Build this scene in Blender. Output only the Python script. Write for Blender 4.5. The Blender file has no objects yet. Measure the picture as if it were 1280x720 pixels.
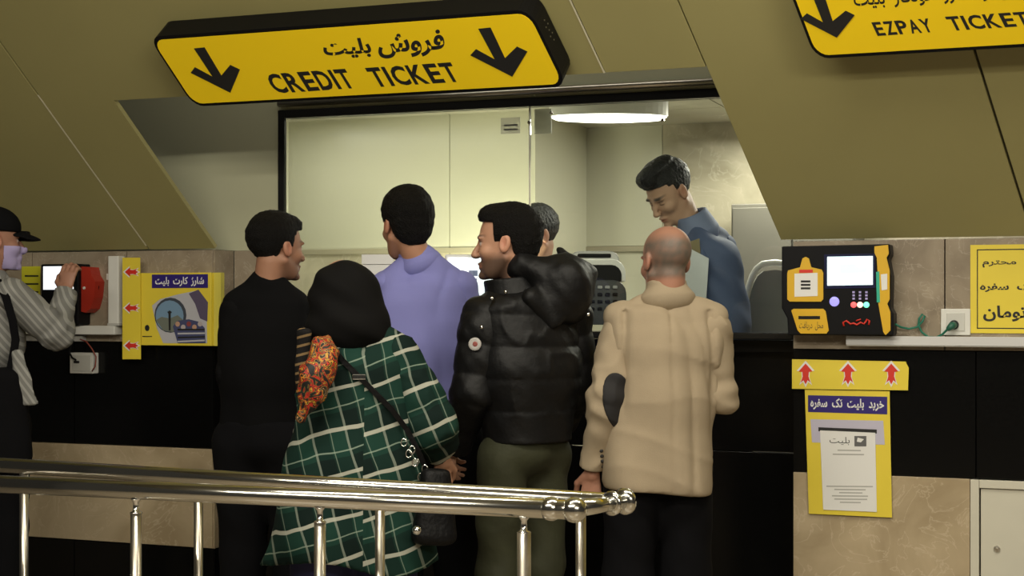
import bpy, math, random
import numpy as np
from mathutils import Matrix, Vector
import openvdb as vdb
random.seed(7)
sc = bpy.context.scene
COL = sc.collection

# ------------------------------------------------------------------ camera
F, H, YAW, HOR = 1900.0, 1.38, math.radians(20.8), 380.0
RV = np.array([math.cos(YAW), math.sin(YAW), 0.0])
FV = np.array([-math.sin(YAW), math.cos(YAW), 0.0])
UP = np.array([0, 0, 1.0])
CAM = -6.05 * FV + H * UP
cam = bpy.data.objects.new('camera', bpy.data.cameras.new('camera'))
COL.objects.link(cam); sc.camera = cam
cam.location = CAM; cam.rotation_euler = (math.pi / 2, 0, YAW)
cam.data.sensor_width = 36; cam.data.lens = F / 1280 * 36
cam.data.shift_y = (HOR - 360) / 1280

# ------------------------------------------------------------------ light
sc.view_settings.view_transform = 'Standard'; sc.view_settings.look = 'None'
sc.view_settings.gamma = 1; sc.view_settings.use_curve_mapping = False
sc.view_settings.exposure = -0.12
w = bpy.data.worlds.new('hall_world'); sc.world = w; w.use_nodes = True
w.node_tree.nodes['Background'].inputs[0].default_value = (1.0, 0.9, 0.72, 1)
w.node_tree.nodes['Background'].inputs[1].default_value = 0.035
def area(name, loc, aim, sx, sy, power, color):
    l = bpy.data.lights.new(name, 'AREA'); l.shape = 'RECTANGLE'; l.size = sx; l.size_y = sy
    l.energy = power; l.color = color
    o = bpy.data.objects.new(name, l); COL.objects.link(o); o.location = loc
    o.rotation_euler = (Vector(aim) - Vector(loc)).to_track_quat('-Z', 'Y').to_euler()
    return o
area('hall_tube_light', (1.3, -2.35, 3.3), (1.2, -2.2, 0), 3.4, 0.14, 74, (1, .93, .78))
area('hall_tube_light', (.1, -5.2, 3.3), (-.2, -2.2, 0), 3.4, 0.14, 105, (1, .93, .78))
area('hall_tube_light', (4.5, -6.4, 3.2), (2.6, -2.0, 0.6), 2.4, 0.3, 110, (1, .92, .76))
area('booth_area_light', (1.0, 1.35, 2.27), (0.9, 1.1, 0), 1.1, 0.3, 36, (1, .96, .84))
area('booth_area_light', (-1.0, 0.62, 2.27), (-0.95, 0.75, 0), 1.2, 0.2, 8, (1, .97, .86))  # fill added to brighten the booth's left end, no fixture there
area('recess_fill_light', (-.2, -.45, 2.95), (-.3, .16, 2.0), 3.0, 0.1, 5.0, (1, .95, .82))  # unseen fill added above the opening to brighten the grey recess panels
area('booth_desk_light', (-0.42, 0.62, 1.30), (-0.52, 1.2, 1.75), 0.18, 0.12, 12.0, (1, .97, .70))

# ------------------------------------------------------------------ materials
MATS = {}
def mat(name, col, rough=.6, metal=0, spec=.5, bump=0, bscale=40, var=0, vscale=6, coat=0, emit=None, estr=0, attr=None, sheen=0):
    if name in MATS: return MATS[name]
    m = bpy.data.materials.new(name); m.use_nodes = True; nt = m.node_tree
    b = nt.nodes['Principled BSDF']; MATS[name] = m
    b.inputs['Base Color'].default_value = (*col, 1); b.inputs['Roughness'].default_value = rough
    b.inputs['Metallic'].default_value = metal; b.inputs['Specular IOR Level'].default_value = spec
    b.inputs['Coat Weight'].default_value = coat
    b.inputs['Sheen Weight'].default_value = sheen
    if emit: b.inputs['Emission Color'].default_value = (*emit, 1); b.inputs['Emission Strength'].default_value = estr
    tc = nt.nodes.new('ShaderNodeTexCoord')
    src = None
    if attr:
        a = nt.nodes.new('ShaderNodeAttribute'); a.attribute_name = attr; src = a.outputs['Color']
    if var:
        n = nt.nodes.new('ShaderNodeTexNoise'); n.inputs['Scale'].default_value = vscale; n.inputs['Detail'].default_value = 5
        nt.links.new(tc.outputs['Object'], n.inputs['Vector'])
        r = nt.nodes.new('ShaderNodeMapRange'); r.inputs[3].default_value = 1 - var; r.inputs[4].default_value = 1 + var
        r.inputs[1].default_value = .3; r.inputs[2].default_value = .7
        nt.links.new(n.outputs['Fac'], r.inputs[0])
        mx = nt.nodes.new('ShaderNodeVectorMath'); mx.operation = 'SCALE'
        if src: nt.links.new(src, mx.inputs[0])
        else: mx.inputs[0].default_value = col
        nt.links.new(r.outputs[0], mx.inputs['Scale']); src = mx.outputs[0]
    if src: nt.links.new(src, b.inputs['Base Color'])
    if bump:
        n = nt.nodes.new('ShaderNodeTexNoise'); n.inputs['Scale'].default_value = bscale; n.inputs['Detail'].default_value = 4
        nt.links.new(tc.outputs['Object'], n.inputs['Vector'])
        bp = nt.nodes.new('ShaderNodeBump'); bp.inputs['Strength'].default_value = bump; bp.inputs['Distance'].default_value = .01
        nt.links.new(n.outputs['Fac'], bp.inputs['Height']); nt.links.new(bp.outputs[0], b.inputs['Normal'])
    return m

def marble(name, c1, c2, vein, scale=3.2, rough=.3):
    m = bpy.data.materials.new(name); m.use_nodes = True; nt = m.node_tree; b = nt.nodes['Principled BSDF']; MATS[name] = m
    b.inputs['Roughness'].default_value = rough
    tc = nt.nodes.new('ShaderNodeTexCoord')
    n = nt.nodes.new('ShaderNodeTexNoise'); n.inputs['Scale'].default_value = scale; n.inputs['Detail'].default_value = 8; n.inputs['Distortion'].default_value = 1.2
    nt.links.new(tc.outputs['Object'], n.inputs['Vector'])
    cr = nt.nodes.new('ShaderNodeValToRGB'); cr.color_ramp.elements[0].position = .32; cr.color_ramp.elements[1].position = .68
    cr.color_ramp.elements[0].color = (*c1, 1); cr.color_ramp.elements[1].color = (*c2, 1)
    nt.links.new(n.outputs['Fac'], cr.inputs[0])
    n2 = nt.nodes.new('ShaderNodeTexNoise'); n2.inputs['Scale'].default_value = scale * 1.7; n2.inputs['Detail'].default_value = 6; n2.inputs['Distortion'].default_value = 2
    nt.links.new(tc.outputs['Object'], n2.inputs['Vector'])
    c2r = nt.nodes.new('ShaderNodeValToRGB'); e = c2r.color_ramp.elements
    e[0].position = .485; e[0].color = (0, 0, 0, 1); e[1].position = .5; e[1].color = (.45, .45, .45, 1)
    x = e.new(.515); x.color = (0, 0, 0, 1)
    nt.links.new(n2.outputs['Fac'], c2r.inputs[0])
    mx = nt.nodes.new('ShaderNodeMix'); mx.data_type = 'RGBA'
    nt.links.new(c2r.outputs[0], mx.inputs[0]); nt.links.new(cr.outputs[0], mx.inputs[6]); mx.inputs[7].default_value = (*vein, 1)
    nt.links.new(mx.outputs[2], b.inputs['Base Color'])
    return m

def glass_mat():
    m = bpy.data.materials.new('window_glass'); m.use_nodes = True; nt = m.node_tree; nt.nodes.clear()
    o = nt.nodes.new('ShaderNodeOutputMaterial'); mx = nt.nodes.new('ShaderNodeMixShader')
    t = nt.nodes.new('ShaderNodeBsdfTransparent'); t.inputs[0].default_value = (.93, .95, .92, 1)
    g = nt.nodes.new('ShaderNodeBsdfGlossy'); g.inputs['Roughness'].default_value = .02
    fr = nt.nodes.new('ShaderNodeFresnel'); fr.inputs[0].default_value = 1.45
    nt.links.new(fr.outputs[0], mx.inputs[0]); nt.links.new(t.outputs[0], mx.inputs[1]); nt.links.new(g.outputs[0], mx.inputs[2])
    nt.links.new(mx.outputs[0], o.inputs[0]); return m

def plaid_mat(name, rot, ox, oz, pz=.125, px=.105):
    m = bpy.data.materials.new(name); m.use_nodes = True; nt = m.node_tree; b = nt.nodes['Principled BSDF']
    b.inputs['Roughness'].default_value = .85; b.inputs['Specular IOR Level'].default_value = .15
    tc = nt.nodes.new('ShaderNodeTexCoord'); mp = nt.nodes.new('ShaderNodeMapping'); mp.inputs['Rotation'].default_value = (0, rot, 0)
    mp.inputs['Location'].default_value = (ox, 0, oz)
    nz = nt.nodes.new('ShaderNodeTexNoise'); nz.inputs['Scale'].default_value = 5; nt.links.new(tc.outputs['Object'], nz.inputs['Vector'])
    va = nt.nodes.new('ShaderNodeVectorMath'); va.operation = 'MULTIPLY_ADD'; va.inputs[1].default_value = (.035, .0, .045)
    nt.links.new(nz.outputs['Color'], va.inputs[0]); nt.links.new(tc.outputs['Object'], va.inputs[2])
    nt.links.new(va.outputs[0], mp.inputs[0])
    sp = nt.nodes.new('ShaderNodeSeparateXYZ'); nt.links.new(mp.outputs[0], sp.inputs[0])
    def M(op, a, b2=None):
        n = nt.nodes.new('ShaderNodeMath'); n.operation = op
        for i, v in enumerate((a, b2)):
            if v is None: continue
            if isinstance(v, (int, float)): n.inputs[i].default_value = v
            else: nt.links.new(v, n.inputs[i])
        return n.outputs[0]
    def line(axis, period, c, wd):
        f = M('FRACT', M('ADD', M('DIVIDE', axis, period), 10 - c + .5)); d = M('ABSOLUTE', M('SUBTRACT', f, .5))
        return M('LESS_THAN', d, wd / period / 2)
    X, Z = sp.outputs[0], sp.outputs[2]
    sp0 = nt.nodes.new('ShaderNodeSeparateXYZ'); nt.links.new(tc.outputs['Object'], sp0.inputs[0])
    Z = M('ADD', Z, M('MULTIPLY', M('GREATER_THAN', sp0.outputs[0], .045), .028))
    def ramp(fac, lo, hi):
        mx = nt.nodes.new('ShaderNodeMix'); mx.data_type = 'RGBA'; nt.links.new(fac, mx.inputs[0])
        for i, v in ((6, lo), (7, hi)):
            if isinstance(v, tuple): mx.inputs[i].default_value = (*v, 1)
            else: nt.links.new(v, mx.inputs[i])
        return mx.outputs[2]
    dark = M('MINIMUM', M('ADD', M('MULTIPLY', line(X, px, .25, .044), .6), M('MULTIPLY', line(Z, pz, .22, .05), .6)), 1)
    c = ramp(dark, (.010, .040, .029), (.004, .012, .010))
    c = ramp(M('MULTIPLY', line(X, px, .52, .003), .35), c, (.34, .42, .33))
    c = ramp(M('MULTIPLY', line(Z, pz, .55, .004), .45), c, (.36, .46, .36))
    c = ramp(M('MULTIPLY', line(X, px, 0, .007), .5), c, (.30, .33, .27))
    c = ramp(M('MULTIPLY', line(Z, pz, 0, .012), .75), c, (.48, .48, .40))
    nt.links.new(c, b.inputs['Base Color']); return m

def stripe_mat(name, c1, c2, axis, period, rot=0, duty=.25, rough=.8):
    m = bpy.data.materials.new(name); m.use_nodes = True; nt = m.node_tree; b = nt.nodes['Principled BSDF']
    b.inputs['Roughness'].default_value = rough; b.inputs['Specular IOR Level'].default_value = .2
    tc = nt.nodes.new('ShaderNodeTexCoord'); mp = nt.nodes.new('ShaderNodeMapping'); mp.inputs['Rotation'].default_value = (0, rot, 0)
    nt.links.new(tc.outputs['Object'], mp.inputs[0]); sp = nt.nodes.new('ShaderNodeSeparateXYZ'); nt.links.new(mp.outputs[0], sp.inputs[0])
    d = nt.nodes.new('ShaderNodeMath'); d.operation = 'DIVIDE'; nt.links.new(sp.outputs[axis], d.inputs[0]); d.inputs[1].default_value = period
    f = nt.nodes.new('ShaderNodeMath'); f.operation = 'FRACT'; nt.links.new(d.outputs[0], f.inputs[0])
    l = nt.nodes.new('ShaderNodeMath'); l.operation = 'LESS_THAN'; nt.links.new(f.outputs[0], l.inputs[0]); l.inputs[1].default_value = duty
    mx = nt.nodes.new('ShaderNodeMix'); mx.data_type = 'RGBA'; nt.links.new(l.outputs[0], mx.inputs[0])
    mx.inputs[6].default_value = (*c1, 1); mx.inputs[7].default_value = (*c2, 1); nt.links.new(mx.outputs[2], b.inputs['Base Color'])
    return m

def floral_mat():
    m = bpy.data.materials.new('floral_scarf'); m.use_nodes = True; nt = m.node_tree; b = nt.nodes['Principled BSDF']
    b.inputs['Roughness'].default_value = .6
    tc = nt.nodes.new('ShaderNodeTexCoord'); v = nt.nodes.new('ShaderNodeTexNoise'); v.inputs['Scale'].default_value = 32; v.inputs['Detail'].default_value = 1.5
    v.inputs['Distortion'].default_value = 1.5
    nt.links.new(tc.outputs['Object'], v.inputs['Vector']); cr = nt.nodes.new('ShaderNodeValToRGB'); cr.color_ramp.interpolation = 'CONSTANT'
    e = cr.color_ramp.elements; e[0].position = 0; e[0].color = (.01, .01, .01, 1); e[1].position = .42; e[1].color = (.12, .14, .03, 1)
    for p, c in ((.44, (.30, .02, .01)), (.475, (.55, .03, .01)), (.505, (.012, .01, .01)), (.545, (.60, .20, .02)), (.575, (.62, .38, .04)), (.595, (.02, .02, .01)), (.64, (.5, .3, .15)), (.66, (.01, .01, .01))):
        x = e.new(p); x.color = (*c, 1)
    nt.links.new(v.outputs['Fac'], cr.inputs[0]); nt.links.new(cr.outputs[0], b.inputs['Base Color']); return m

M_olive = mat('olive_cladding', (.315, .285, .122), rough=.45, spec=.35, var=.05, vscale=1.5)
M_grey = mat('grey_green_panel', (.52, .52, .36), rough=.4, var=.03, vscale=2)
M_cream = mat('cream_panel', (.60, .585, .46), rough=.28, var=.02, vscale=2)
M_granite = mat('black_granite', (.0035, .0035, .0035), rough=.2, spec=.3, var=.3, vscale=90)
M_marble = marble('beige_marble', (.36, .28, .17), (.54, .44, .29), (.66, .56, .41), scale=3)
M_strip = marble('grey_beige_stone', (.24, .195, .14), (.36, .30, .22), (.52, .46, .37), scale=5)
M_bmarble = marble('pale_marble', (.40, .36, .26), (.66, .60, .46), (.74, .68, .55), scale=2.8)
M_black = mat('black_plastic', (.005, .005, .006), rough=.45, spec=.15)
M_blackm = mat('black_frame', (.004, .004, .004), rough=.5, spec=.3)
M_yellow = mat('sign_yellow', (.86, .60, .010), rough=.4, spec=.3, emit=(1, .66, .01), estr=.10)  # faint emission added to lift the brightness of the sign face
M_pyellow = mat('poster_yellow', (.78, .62, .05), rough=.5, var=.03)
M_white = mat('white_plastic', (.72, .72, .68), rough=.45)
M_paper = mat('white_paper', (.78, .78, .76), rough=.7)
M_ink = mat('black_ink', (.012, .012, .012), rough=.6)
M_red = mat('red_print', (.65, .03, .015), rough=.5)
M_navy = mat('navy_print', (.025, .012, .17), rough=.5)
M_steel = mat('stainless_steel', (.70, .67, .60), rough=.16, metal=1)
M_steel2 = mat('brushed_steel', (.62, .58, .50), rough=.3, metal=1)
M_chrome = mat('chrome', (.85, .85, .85), rough=.12, metal=1)
M_skin = mat('skin', (1, 1, 1), rough=.55, attr='Col', bump=.08, bscale=180)
M_hairb = mat('black_hair', (.003, .0025, .0022), rough=.6, spec=.18, bump=.9, bscale=260)
M_hairc = mat('dark_hair', (.010, .011, .012), rough=.45, spec=.4, bump=.6, bscale=200)
M_glass = glass_mat()

# ------------------------------------------------------------------ objects
MW = {}
def tag(o, label=None, cat=None, group=None, kind=None):
    if label: o['label'] = label
    if cat: o['category'] = cat
    if group: o['group'] = group
    if kind: o['kind'] = kind
    return o
def thing(name, label, cat, loc, rz=0, group=None, kind=None):
    o = bpy.data.objects.new(name, None); COL.objects.link(o); o.empty_display_size = .1
    o.location = Vector([float(v) for v in loc]); o.rotation_euler = (0, 0, rz)
    MW[o.name] = Matrix.Translation(o.location) @ Matrix.Rotation(rz, 4, 'Z')
    return tag(o, label, cat, group, kind)
def struct(name, loc=(0, 0, 0)): return thing(name, None, None, loc, kind='structure')
def mk(name, vs, fs, m, parent=None, smooth=False, local=False, bev=0, cols=None):
    me = bpy.data.meshes.new(name)
    me.from_pydata([tuple(map(float, v)) for v in vs] if not isinstance(vs, np.ndarray) else vs.tolist(), [], fs if not isinstance(fs, np.ndarray) else fs.tolist())
    me.materials.append(m)
    if smooth: me.polygons.foreach_set('use_smooth', [True] * len(me.polygons))
    if cols is not None:
        a = me.color_attributes.new('Col', 'FLOAT_COLOR', 'POINT')
        a.data.foreach_set('color', np.c_[cols, np.ones(len(cols))].astype(np.float32).ravel())
    me.update()
    o = bpy.data.objects.new(name, me); COL.objects.link(o)
    if parent is not None:
        o.parent = parent; mw = MW.get(parent.name, Matrix.Identity(4)); MW[o.name] = mw
        if not local: me.transform(mw.inverted())
    if bev:
        b = o.modifiers.new('bevel', 'BEVEL'); b.width = bev; b.segments = 2; b.limit_method = 'ANGLE'
    return o
def boxm(x0, x1, y0, y1, z0, z1):
    v = [(x, y, z) for z in (z0, z1) for y in (y0, y1) for x in (x0, x1)]
    f = [(0, 2, 3, 1), (4, 5, 7, 6), (0, 1, 5, 4), (2, 6, 7, 3), (0, 4, 6, 2), (1, 3, 7, 5)]
    return v, f
def box(name, x0, x1, y0, y1, z0, z1, m, parent=None, bev=0):
    return mk(name, *boxm(min(x0, x1), max(x0, x1), min(y0, y1), max(y0, y1), min(z0, z1), max(z0, z1)), m, parent, bev=bev)
def prism(name, pts, off, m, parent=None, bev=0):
    """closed polygon pts (3-D, planar) extruded by vector off"""
    n = len(pts); P = [np.array(p, float) for p in pts]; Q = [p + np.array(off) for p in P]
    nrm = sum(np.cross(P[i] - P[0], P[i + 1] - P[0]) for i in range(1, n - 1))
    flip = np.dot(nrm, off) > 0
    fs = [tuple(range(n)), tuple(range(2 * n - 1, n - 1, -1))] + [(i, n + i, n + (i + 1) % n, (i + 1) % n) for i in range(n)]
    if flip: fs = [f[::-1] for f in fs]
    return mk(name, P + Q, fs, m, parent, bev=bev)
def tubem(path, r, seg=10, closed=False, cap=True):
    P = [np.array(p, float) for p in path]; n = len(P); rr = r if hasattr(r, '__len__') else [r] * n
    vs, fs = [], []; prev = None
    for i in range(n):
        a = P[(i - 1) % n] if (closed or i > 0) else P[i]; b = P[(i + 1) % n] if (closed or i < n - 1) else P[i]
        t = b - a; t /= np.linalg.norm(t) + 1e-9
        if prev is None: prev = np.array([0, 0, 1.0]) if abs(t[2]) < .9 else np.array([1.0, 0, 0])
        u = prev - t * np.dot(prev, t); u /= np.linalg.norm(u); prev = u; v = np.cross(t, u)
        for k in range(seg):
            a2 = 2 * math.pi * k / seg; vs.append(P[i] + rr[i] * (math.cos(a2) * u + math.sin(a2) * v))
    for i in range(n if closed else n - 1):
        j = (i + 1) % n
        for k in range(seg): fs.append((i * seg + k, i * seg + (k + 1) % seg, j * seg + (k + 1) % seg, j * seg + k))
    if cap and not closed: fs.append(tuple(range(seg))[::-1]); fs.append(tuple(range((n - 1) * seg, n * seg)))
    return vs, fs
def tube(name, path, r, m, parent=None, seg=12, closed=False):
    return mk(name, *tubem(path, r, seg, closed), m, parent, smooth=True)
def lathem(c, prof, axis=(0, 0, 1), seg=20):
    path = [np.array(c) + np.array(axis) * h for h, r in prof]
    return tubem(path, [max(r, 1e-4) for h, r in prof], seg)

# pixel -> place on a known plane
def ray(px, py): return (px - 640) / F * RV + FV + (HOR - py) / F * UP
def W(px, py, y=0.0):
    d = ray(px, py); t = (y - CAM[1]) / d[1]; return CAM + t * d
def wx(px, y=0.0): return W(px, 380, y)[0]
def wz(px, py, y=0.0): return W(px, py, y)[2]
ZC = 1.615; NOUT = np.array([0, -.7559, -.6546]); VV = np.array([-.277, -.866, 1.0]); CO = np.array([0, 0, ZC])
def CP(a, b, off=0): return CO + np.array([a, 0, 0]) + b * VV + off * NOUT
def CAB(px, py, off=0):
    d = ray(px, py); t = np.dot(CO + off * NOUT - CAM, NOUT) / np.dot(d, NOUT); p = CAM + t * d - off * NOUT
    b = p[2] - ZC; return p[0] + .277 * b, b

# Persian shaping
AR = {'ا': (0xFE8D, 2), 'ب': (0xFE8F, 4), 'پ': (0xFB56, 4), 'ت': (0xFE95, 4), 'ح': (0xFEA1, 4), 'خ': (0xFEA5, 4), 'د': (0xFEA9, 2), 'ر': (0xFEAD, 2),
      'ز': (0xFEAF, 2), 'ژ': (0xFB8A, 2), 'س': (0xFEB1, 4), 'ش': (0xFEB5, 4), 'ف': (0xFED1, 4), 'ک': (0xFB8E, 4), 'گ': (0xFB92, 4), 'ل': (0xFEDD, 4),
      'م': (0xFEE1, 4), 'ن': (0xFEE5, 4), 'ه': (0xFEE9, 4), 'و': (0xFEED, 2), 'ی': (0xFBFC, 4)}
def fa(s):
    out = []
    for wd in s.split(' '):
        if wd[0] in '۰۸': out.append(wd); continue
        r = ''
        for i, ch in enumerate(wd):
            base, n = AR[ch]; pj = i > 0 and AR[wd[i - 1]][1] == 4; nj = i < len(wd) - 1 and n == 4
            if n == 2: k = 1 if pj else 0
            else: k = {(0, 0): 0, (1, 0): 1, (0, 1): 2, (1, 1): 3}[(int(pj), int(nj))]
            r = chr(base + k) + r
        out.append(r)
    return '  '.join(out[::-1])
def text(name, s, fn, m, parent, bold=.02, sp=1.0):
    c = bpy.data.curves.new(name, 'FONT'); c.body = s; c.resolution_u = 3; c.offset = bold; c.space_character = sp
    t = bpy.data.objects.new('t', c); COL.objects.link(t)
    dg = bpy.context.evaluated_depsgraph_get(); me = t.evaluated_get(dg).to_mesh()
    v = np.array([x.co[:2] for x in me.vertices]); fs = [tuple(p.vertices) for p in me.polygons]
    t.to_mesh_clear(); bpy.data.objects.remove(t); bpy.data.curves.remove(c)
    lo, hi = v.min(0), v.max(0); v = (v - lo) / (hi - lo)
    o = mk(name, [fn(a, b) for a, b in v], fs, m, parent)
    if len(s) > 1: o['kind'] = 'stuff'
    return o
def wallmap(px0, py0, px1, py1, y):
    """unit square -> upright rectangle on the plane y, spanned by two pixel corners (top left, bottom right)"""
    x0, x1 = wx(px0, y), wx(px1, y); xm = (px0 + px1) / 2; z1, z0 = wz(xm, py0, y), wz(xm, py1, y)
    return lambda s, t: (x0 + (x1 - x0) * s, y, z0 + (z1 - z0) * t)
def wrect(name, px0, py0, px1, py1, y, th, m, parent, bev=0):
    f = wallmap(px0, py0, px1, py1, y); a, b = f(0, 0), f(1, 1)
    return box(name, a[0], b[0], y, y + th, a[2], b[2], m, parent, bev)
def wpoly(name, pts, y, th, m, parent): return prism(name, [W(px, py, y) for px, py in pts], (0, th, 0), m, parent)

# ================================================================== SETTING
fl = struct('floor'); 
for i in range(8):
    for j in range(8): box('floor_tile', -4 + i * 1.2, -4 + i * 1.2 + 1.195, -7.4 + j * .97, -7.4 + j * .97 + .965, -.03, 0, M_strip, fl)
box('screed', -4, 5.6, -7.4, .6, -.08, -.032, M_blackm, fl)
ce = struct('ceiling', (0, 0, 3.4)); box('ceiling_board', -4, 5.6, -7.4, -1.6, 3.4, 3.45, mat('hall_ceiling', (.3, .28, .2), .7), ce)

RY = .16                                             # depth of the ticket window recess
XL, XR = wx(266), wx(991)
zB1, zB0 = .757, .326                                # top and foot of the beige slabs
ZT = 1.212
g = .002
def slabs(parent, xs, y, z0, z1, m, name, th=.03):
    for a, b in zip(xs[:-1], xs[1:]): box(name, a + g, b - g, y, y + th, z0 + g, z1 - g, m, parent, bev=.0015)
wl = struct('wall_left', (-3.5, 0, 0))
xs = [-4.0, -3.0, wx(93), XL]
box('wall_core', -4, XL - .001, .032, .2, 0, ZC, M_blackm, wl)
slabs(wl, [-4, -3, wx(40), wx(158), XL], 0, ZT, ZC, M_strip, 'stone_slab')
slabs(wl, xs, 0, zB1, ZT, M_granite, 'granite_slab')
slabs(wl, [-4, -3, XL], 0, zB0, zB1, M_marble, 'marble_slab')
slabs(wl, xs, 0, 0, zB0, M_granite, 'granite_slab')
# the return of the recess
for z0, z1, m, nm in ((0, zB0, M_granite, 'granite_slab'), (zB0, zB1, M_marble, 'marble_slab'), (zB1, ZT, M_granite, 'granite_slab'), (ZT, ZC, M_strip, 'stone_slab')):
    box(nm, XL - .0005, XL + .006, .004, RY, z0 + g, z1 - g, m, wl)
wr = struct('wall_right', (2.5, 0, 0))
box('wall_core', XR + .002, 5.6, .032, .2, 0, ZC, M_blackm, wr)
slabs(wr, [XR, wx(1181), wx(1400), 5.6], 0, ZT, ZC, M_strip, 'stone_slab')
slabs(wr, [XR, wx(1220), 3.0, 5.6], 0, zB1, ZT, M_granite, 'granite_slab')
slabs(wr, [XR, wx(1213)], 0, 0, zB1, M_marble, 'marble_slab')
slabs(wr, [wx(1213) + .75, 5.6], 0, 0, zB1, M_marble, 'marble_slab')
# cabinet door in the right wall
dr = thing('door_1', None, None, (wx(1213) + .37, 0, 0), kind='structure')
x0, x1 = wx(1213), wx(1213) + .74
M_door = mat('cream_door', (.62, .60, .50), .45, var=.03)
box('door_leaf', x0 + .035, x1 - .035, .004, .02, .035, zB1 - .035, M_door, dr, .002)
for a in ((x0, x0 + .03, .0, zB1 - .003), (x1 - .03, x1, .0, zB1 - .003)): box('door_frame', a[0], a[1], -.008, .03, a[2], a[3], M_door, dr, .002)
box('door_frame', x0 + .031, x1 - .031, -.008, .03, zB1 - .032, zB1 - .003, M_door, dr, .002)
p = W(1246, 686, 0)
mk('keyhole', *lathem((p[0], .006, p[2]), [(0, .011), (-.008, .011), (-.009, .004), (-.016, .004)][::1], (0, 1, 0), 12), M_steel2, dr, smooth=False)

# counter front and ledge in the recess
wc = struct('wall_center', (0, RY, 0))
xc = [XL + .008] + [XL + (XR - XL) * k / 4 for k in (1, 2, 3)] + [XR]
zl = .93
slabs(wc, xc, RY, 0, zl - .12, M_granite, 'granite_slab')
slabs(wc, xc, RY, zl - .12, 1.20, M_granite, 'granite_slab')
M_ledge = mat('polished_black_stone', (.012, .012, .012), rough=.12)
box('counter_ledge', XL + .01, XR, RY - .15, RY + .06, 1.245, 1.272, M_ledge, wc, .006)
box('ledge_apron', XL + .012, XR, RY - .06, RY - .03, 1.195, 1.242, M_granite, wc, .002)
xw = wx(351, RY)
M_steel.node_tree.nodes['Principled BSDF'].inputs['Base Color'].default_value = (.76, .75, .70, 1)
box('stone_slab', XL + .01, xw - .01, RY, RY + .03, 1.274, ZC - .002, M_strip, wc)
# grey panels over the counter
zf0 = wz(620, 137, RY)
zfr = (wz(350, 148, RY) + wz(890, 122, RY)) / 2
box('cladding_panel', -2.6, xw - .012, RY, RY + .02, ZC, 2.9, M_grey, wc)
xm = wx(668, RY)
box('cladding_panel', xw - .01, xm - .002, RY, RY + .02, zfr + .035, 2.9, M_grey, wc)
box('cladding_panel', xm + .002, 2.6, RY, RY + .02, zfr + .035, 2.9, M_grey, wc)
tube('trim_rail', [(xw, RY - .02, zfr + .06), (wx(905, RY) + .3, RY - .02, zfr + .06)], .014, M_steel2, wc)

# sloping olive cladding
wu = struct('wall_upper', (0, 0, ZC))
aL0 = -4.2; aS1 = CAB(185, 310)[0]; aO1 = (CAB(265, 313)[0] + CAB(148, 125)[0]) / 2; aO2 = (CAB(975, 300)[0] + CAB(885, 84)[0]) / 2
aS2 = (CAB(755, 84)[0] + CAB(710, 0)[0]) / 2; aS3 = (CAB(1280, 240)[0] + CAB(1220, 90)[0]) / 2; bO = (CAB(148, 125)[1] + CAB(885, 84)[1]) / 2; bT = 1.8
print('canopy', aS1, aO1, aO2, aS2, aS3, bO)
gg = .004
def panel(a0, a1, b0, b1):
    prism('cladding_panel', [CP(a0 + gg, b0 + gg), CP(a1 - gg, b0 + gg), CP(a1 - gg, b1 - gg), CP(a0 + gg, b1 - gg)], -.02 * NOUT, M_olive, wu, bev=.002)
panel(aL0, aS1, 0, bT); panel(aO2 - gg, aS3, 0, bT)
def lpanel(pts): prism('cladding_panel', [CP(a_, b_) for a_, b_ in pts], -.02 * NOUT, M_olive, wu)
lpanel([(aS1 + gg, gg), (aO1, gg), (aO1, bO), (aS2 - gg, bO), (aS2 - gg, bT), (aS1 + gg, bT)])
panel(aS2, aO2, bO - gg, bT); panel(aS3, aS3 + 1.35, 0, bT); panel(aS3 + 1.35, 6.2, 0, bT)
def joint(a_, b0, b1):
    prism('pale_seam_strip', [CP(a_ - .003, b0, .0005), CP(a_ + .003, b0, .0005), CP(a_ + .003, b1, .0005), CP(a_ - .003, b1, .0005)], NOUT * .002, mat('pale_seam', (.62, .58, .42), .35), wu)
joint(aS1, .02, .62); joint(aS2, bO, bT)  # pale strips added; the left one draws its seam's bright highlight as colour
# backing seen as dark joint
for a0, a1, b0 in ((aL0, aO1 - .03, 0), (aO2 + .03, 6.2, 0), (aO1, aO2, bO + .03)):
    prism('backing_sheet', [CP(a0, b0 + .01, -.022), CP(a1, b0 + .01, -.022), CP(a1, bT, -.022), CP(a0, bT, -.022)], -.01 * NOUT, mat('seam_backing', (.10, .09, .05), .7), wu)

# the window
wn = struct('window_1', (0, RY, 1.27))
zs = 1.274
box('window_frame', xw - .008, wx(357, RY), RY - .012, RY + .008, zs, zfr + .035, M_blackm, wn, .002)
box('window_frame', wx(357, RY) + .001, wx(1010, RY), RY - .012, RY + .05, zfr, zfr + .034, M_blackm, wn, .002)
xs1 = wx(661, RY)
box('pane', wx(357, RY) + .002, xs1 - .003, RY + .01, RY + .018, zs, zfr - .001, M_glass, wn)
box('pane', xs1 + .003, wx(1010, RY) + .3, RY + .01, RY + .018, zs, zfr - .001, M_glass, wn)
box('joint_seal', xs1 - .0028, xs1 + .0028, RY + .008, RY + .02, zs, zfr - .001, mat('clear_seal', (.75, .75, .62), .3), wn)
for px, py in ((661, 153), (661, 268), (828, 150), (689, 141)):
    p = W(px, py, RY); mk('clip', *lathem((p[0], RY + .009, p[2]), [(0, .007), (-.008, .007), (-.010, .004)], (0, 1, 0), 10), M_chrome, wn)
for nm_, al_ in (('clear_label', .35), ('grey_bracket', .6)):
    mat(nm_, (.8, .8, .7), .4).node_tree.nodes['Principled BSDF'].inputs['Alpha'].default_value = al_
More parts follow.
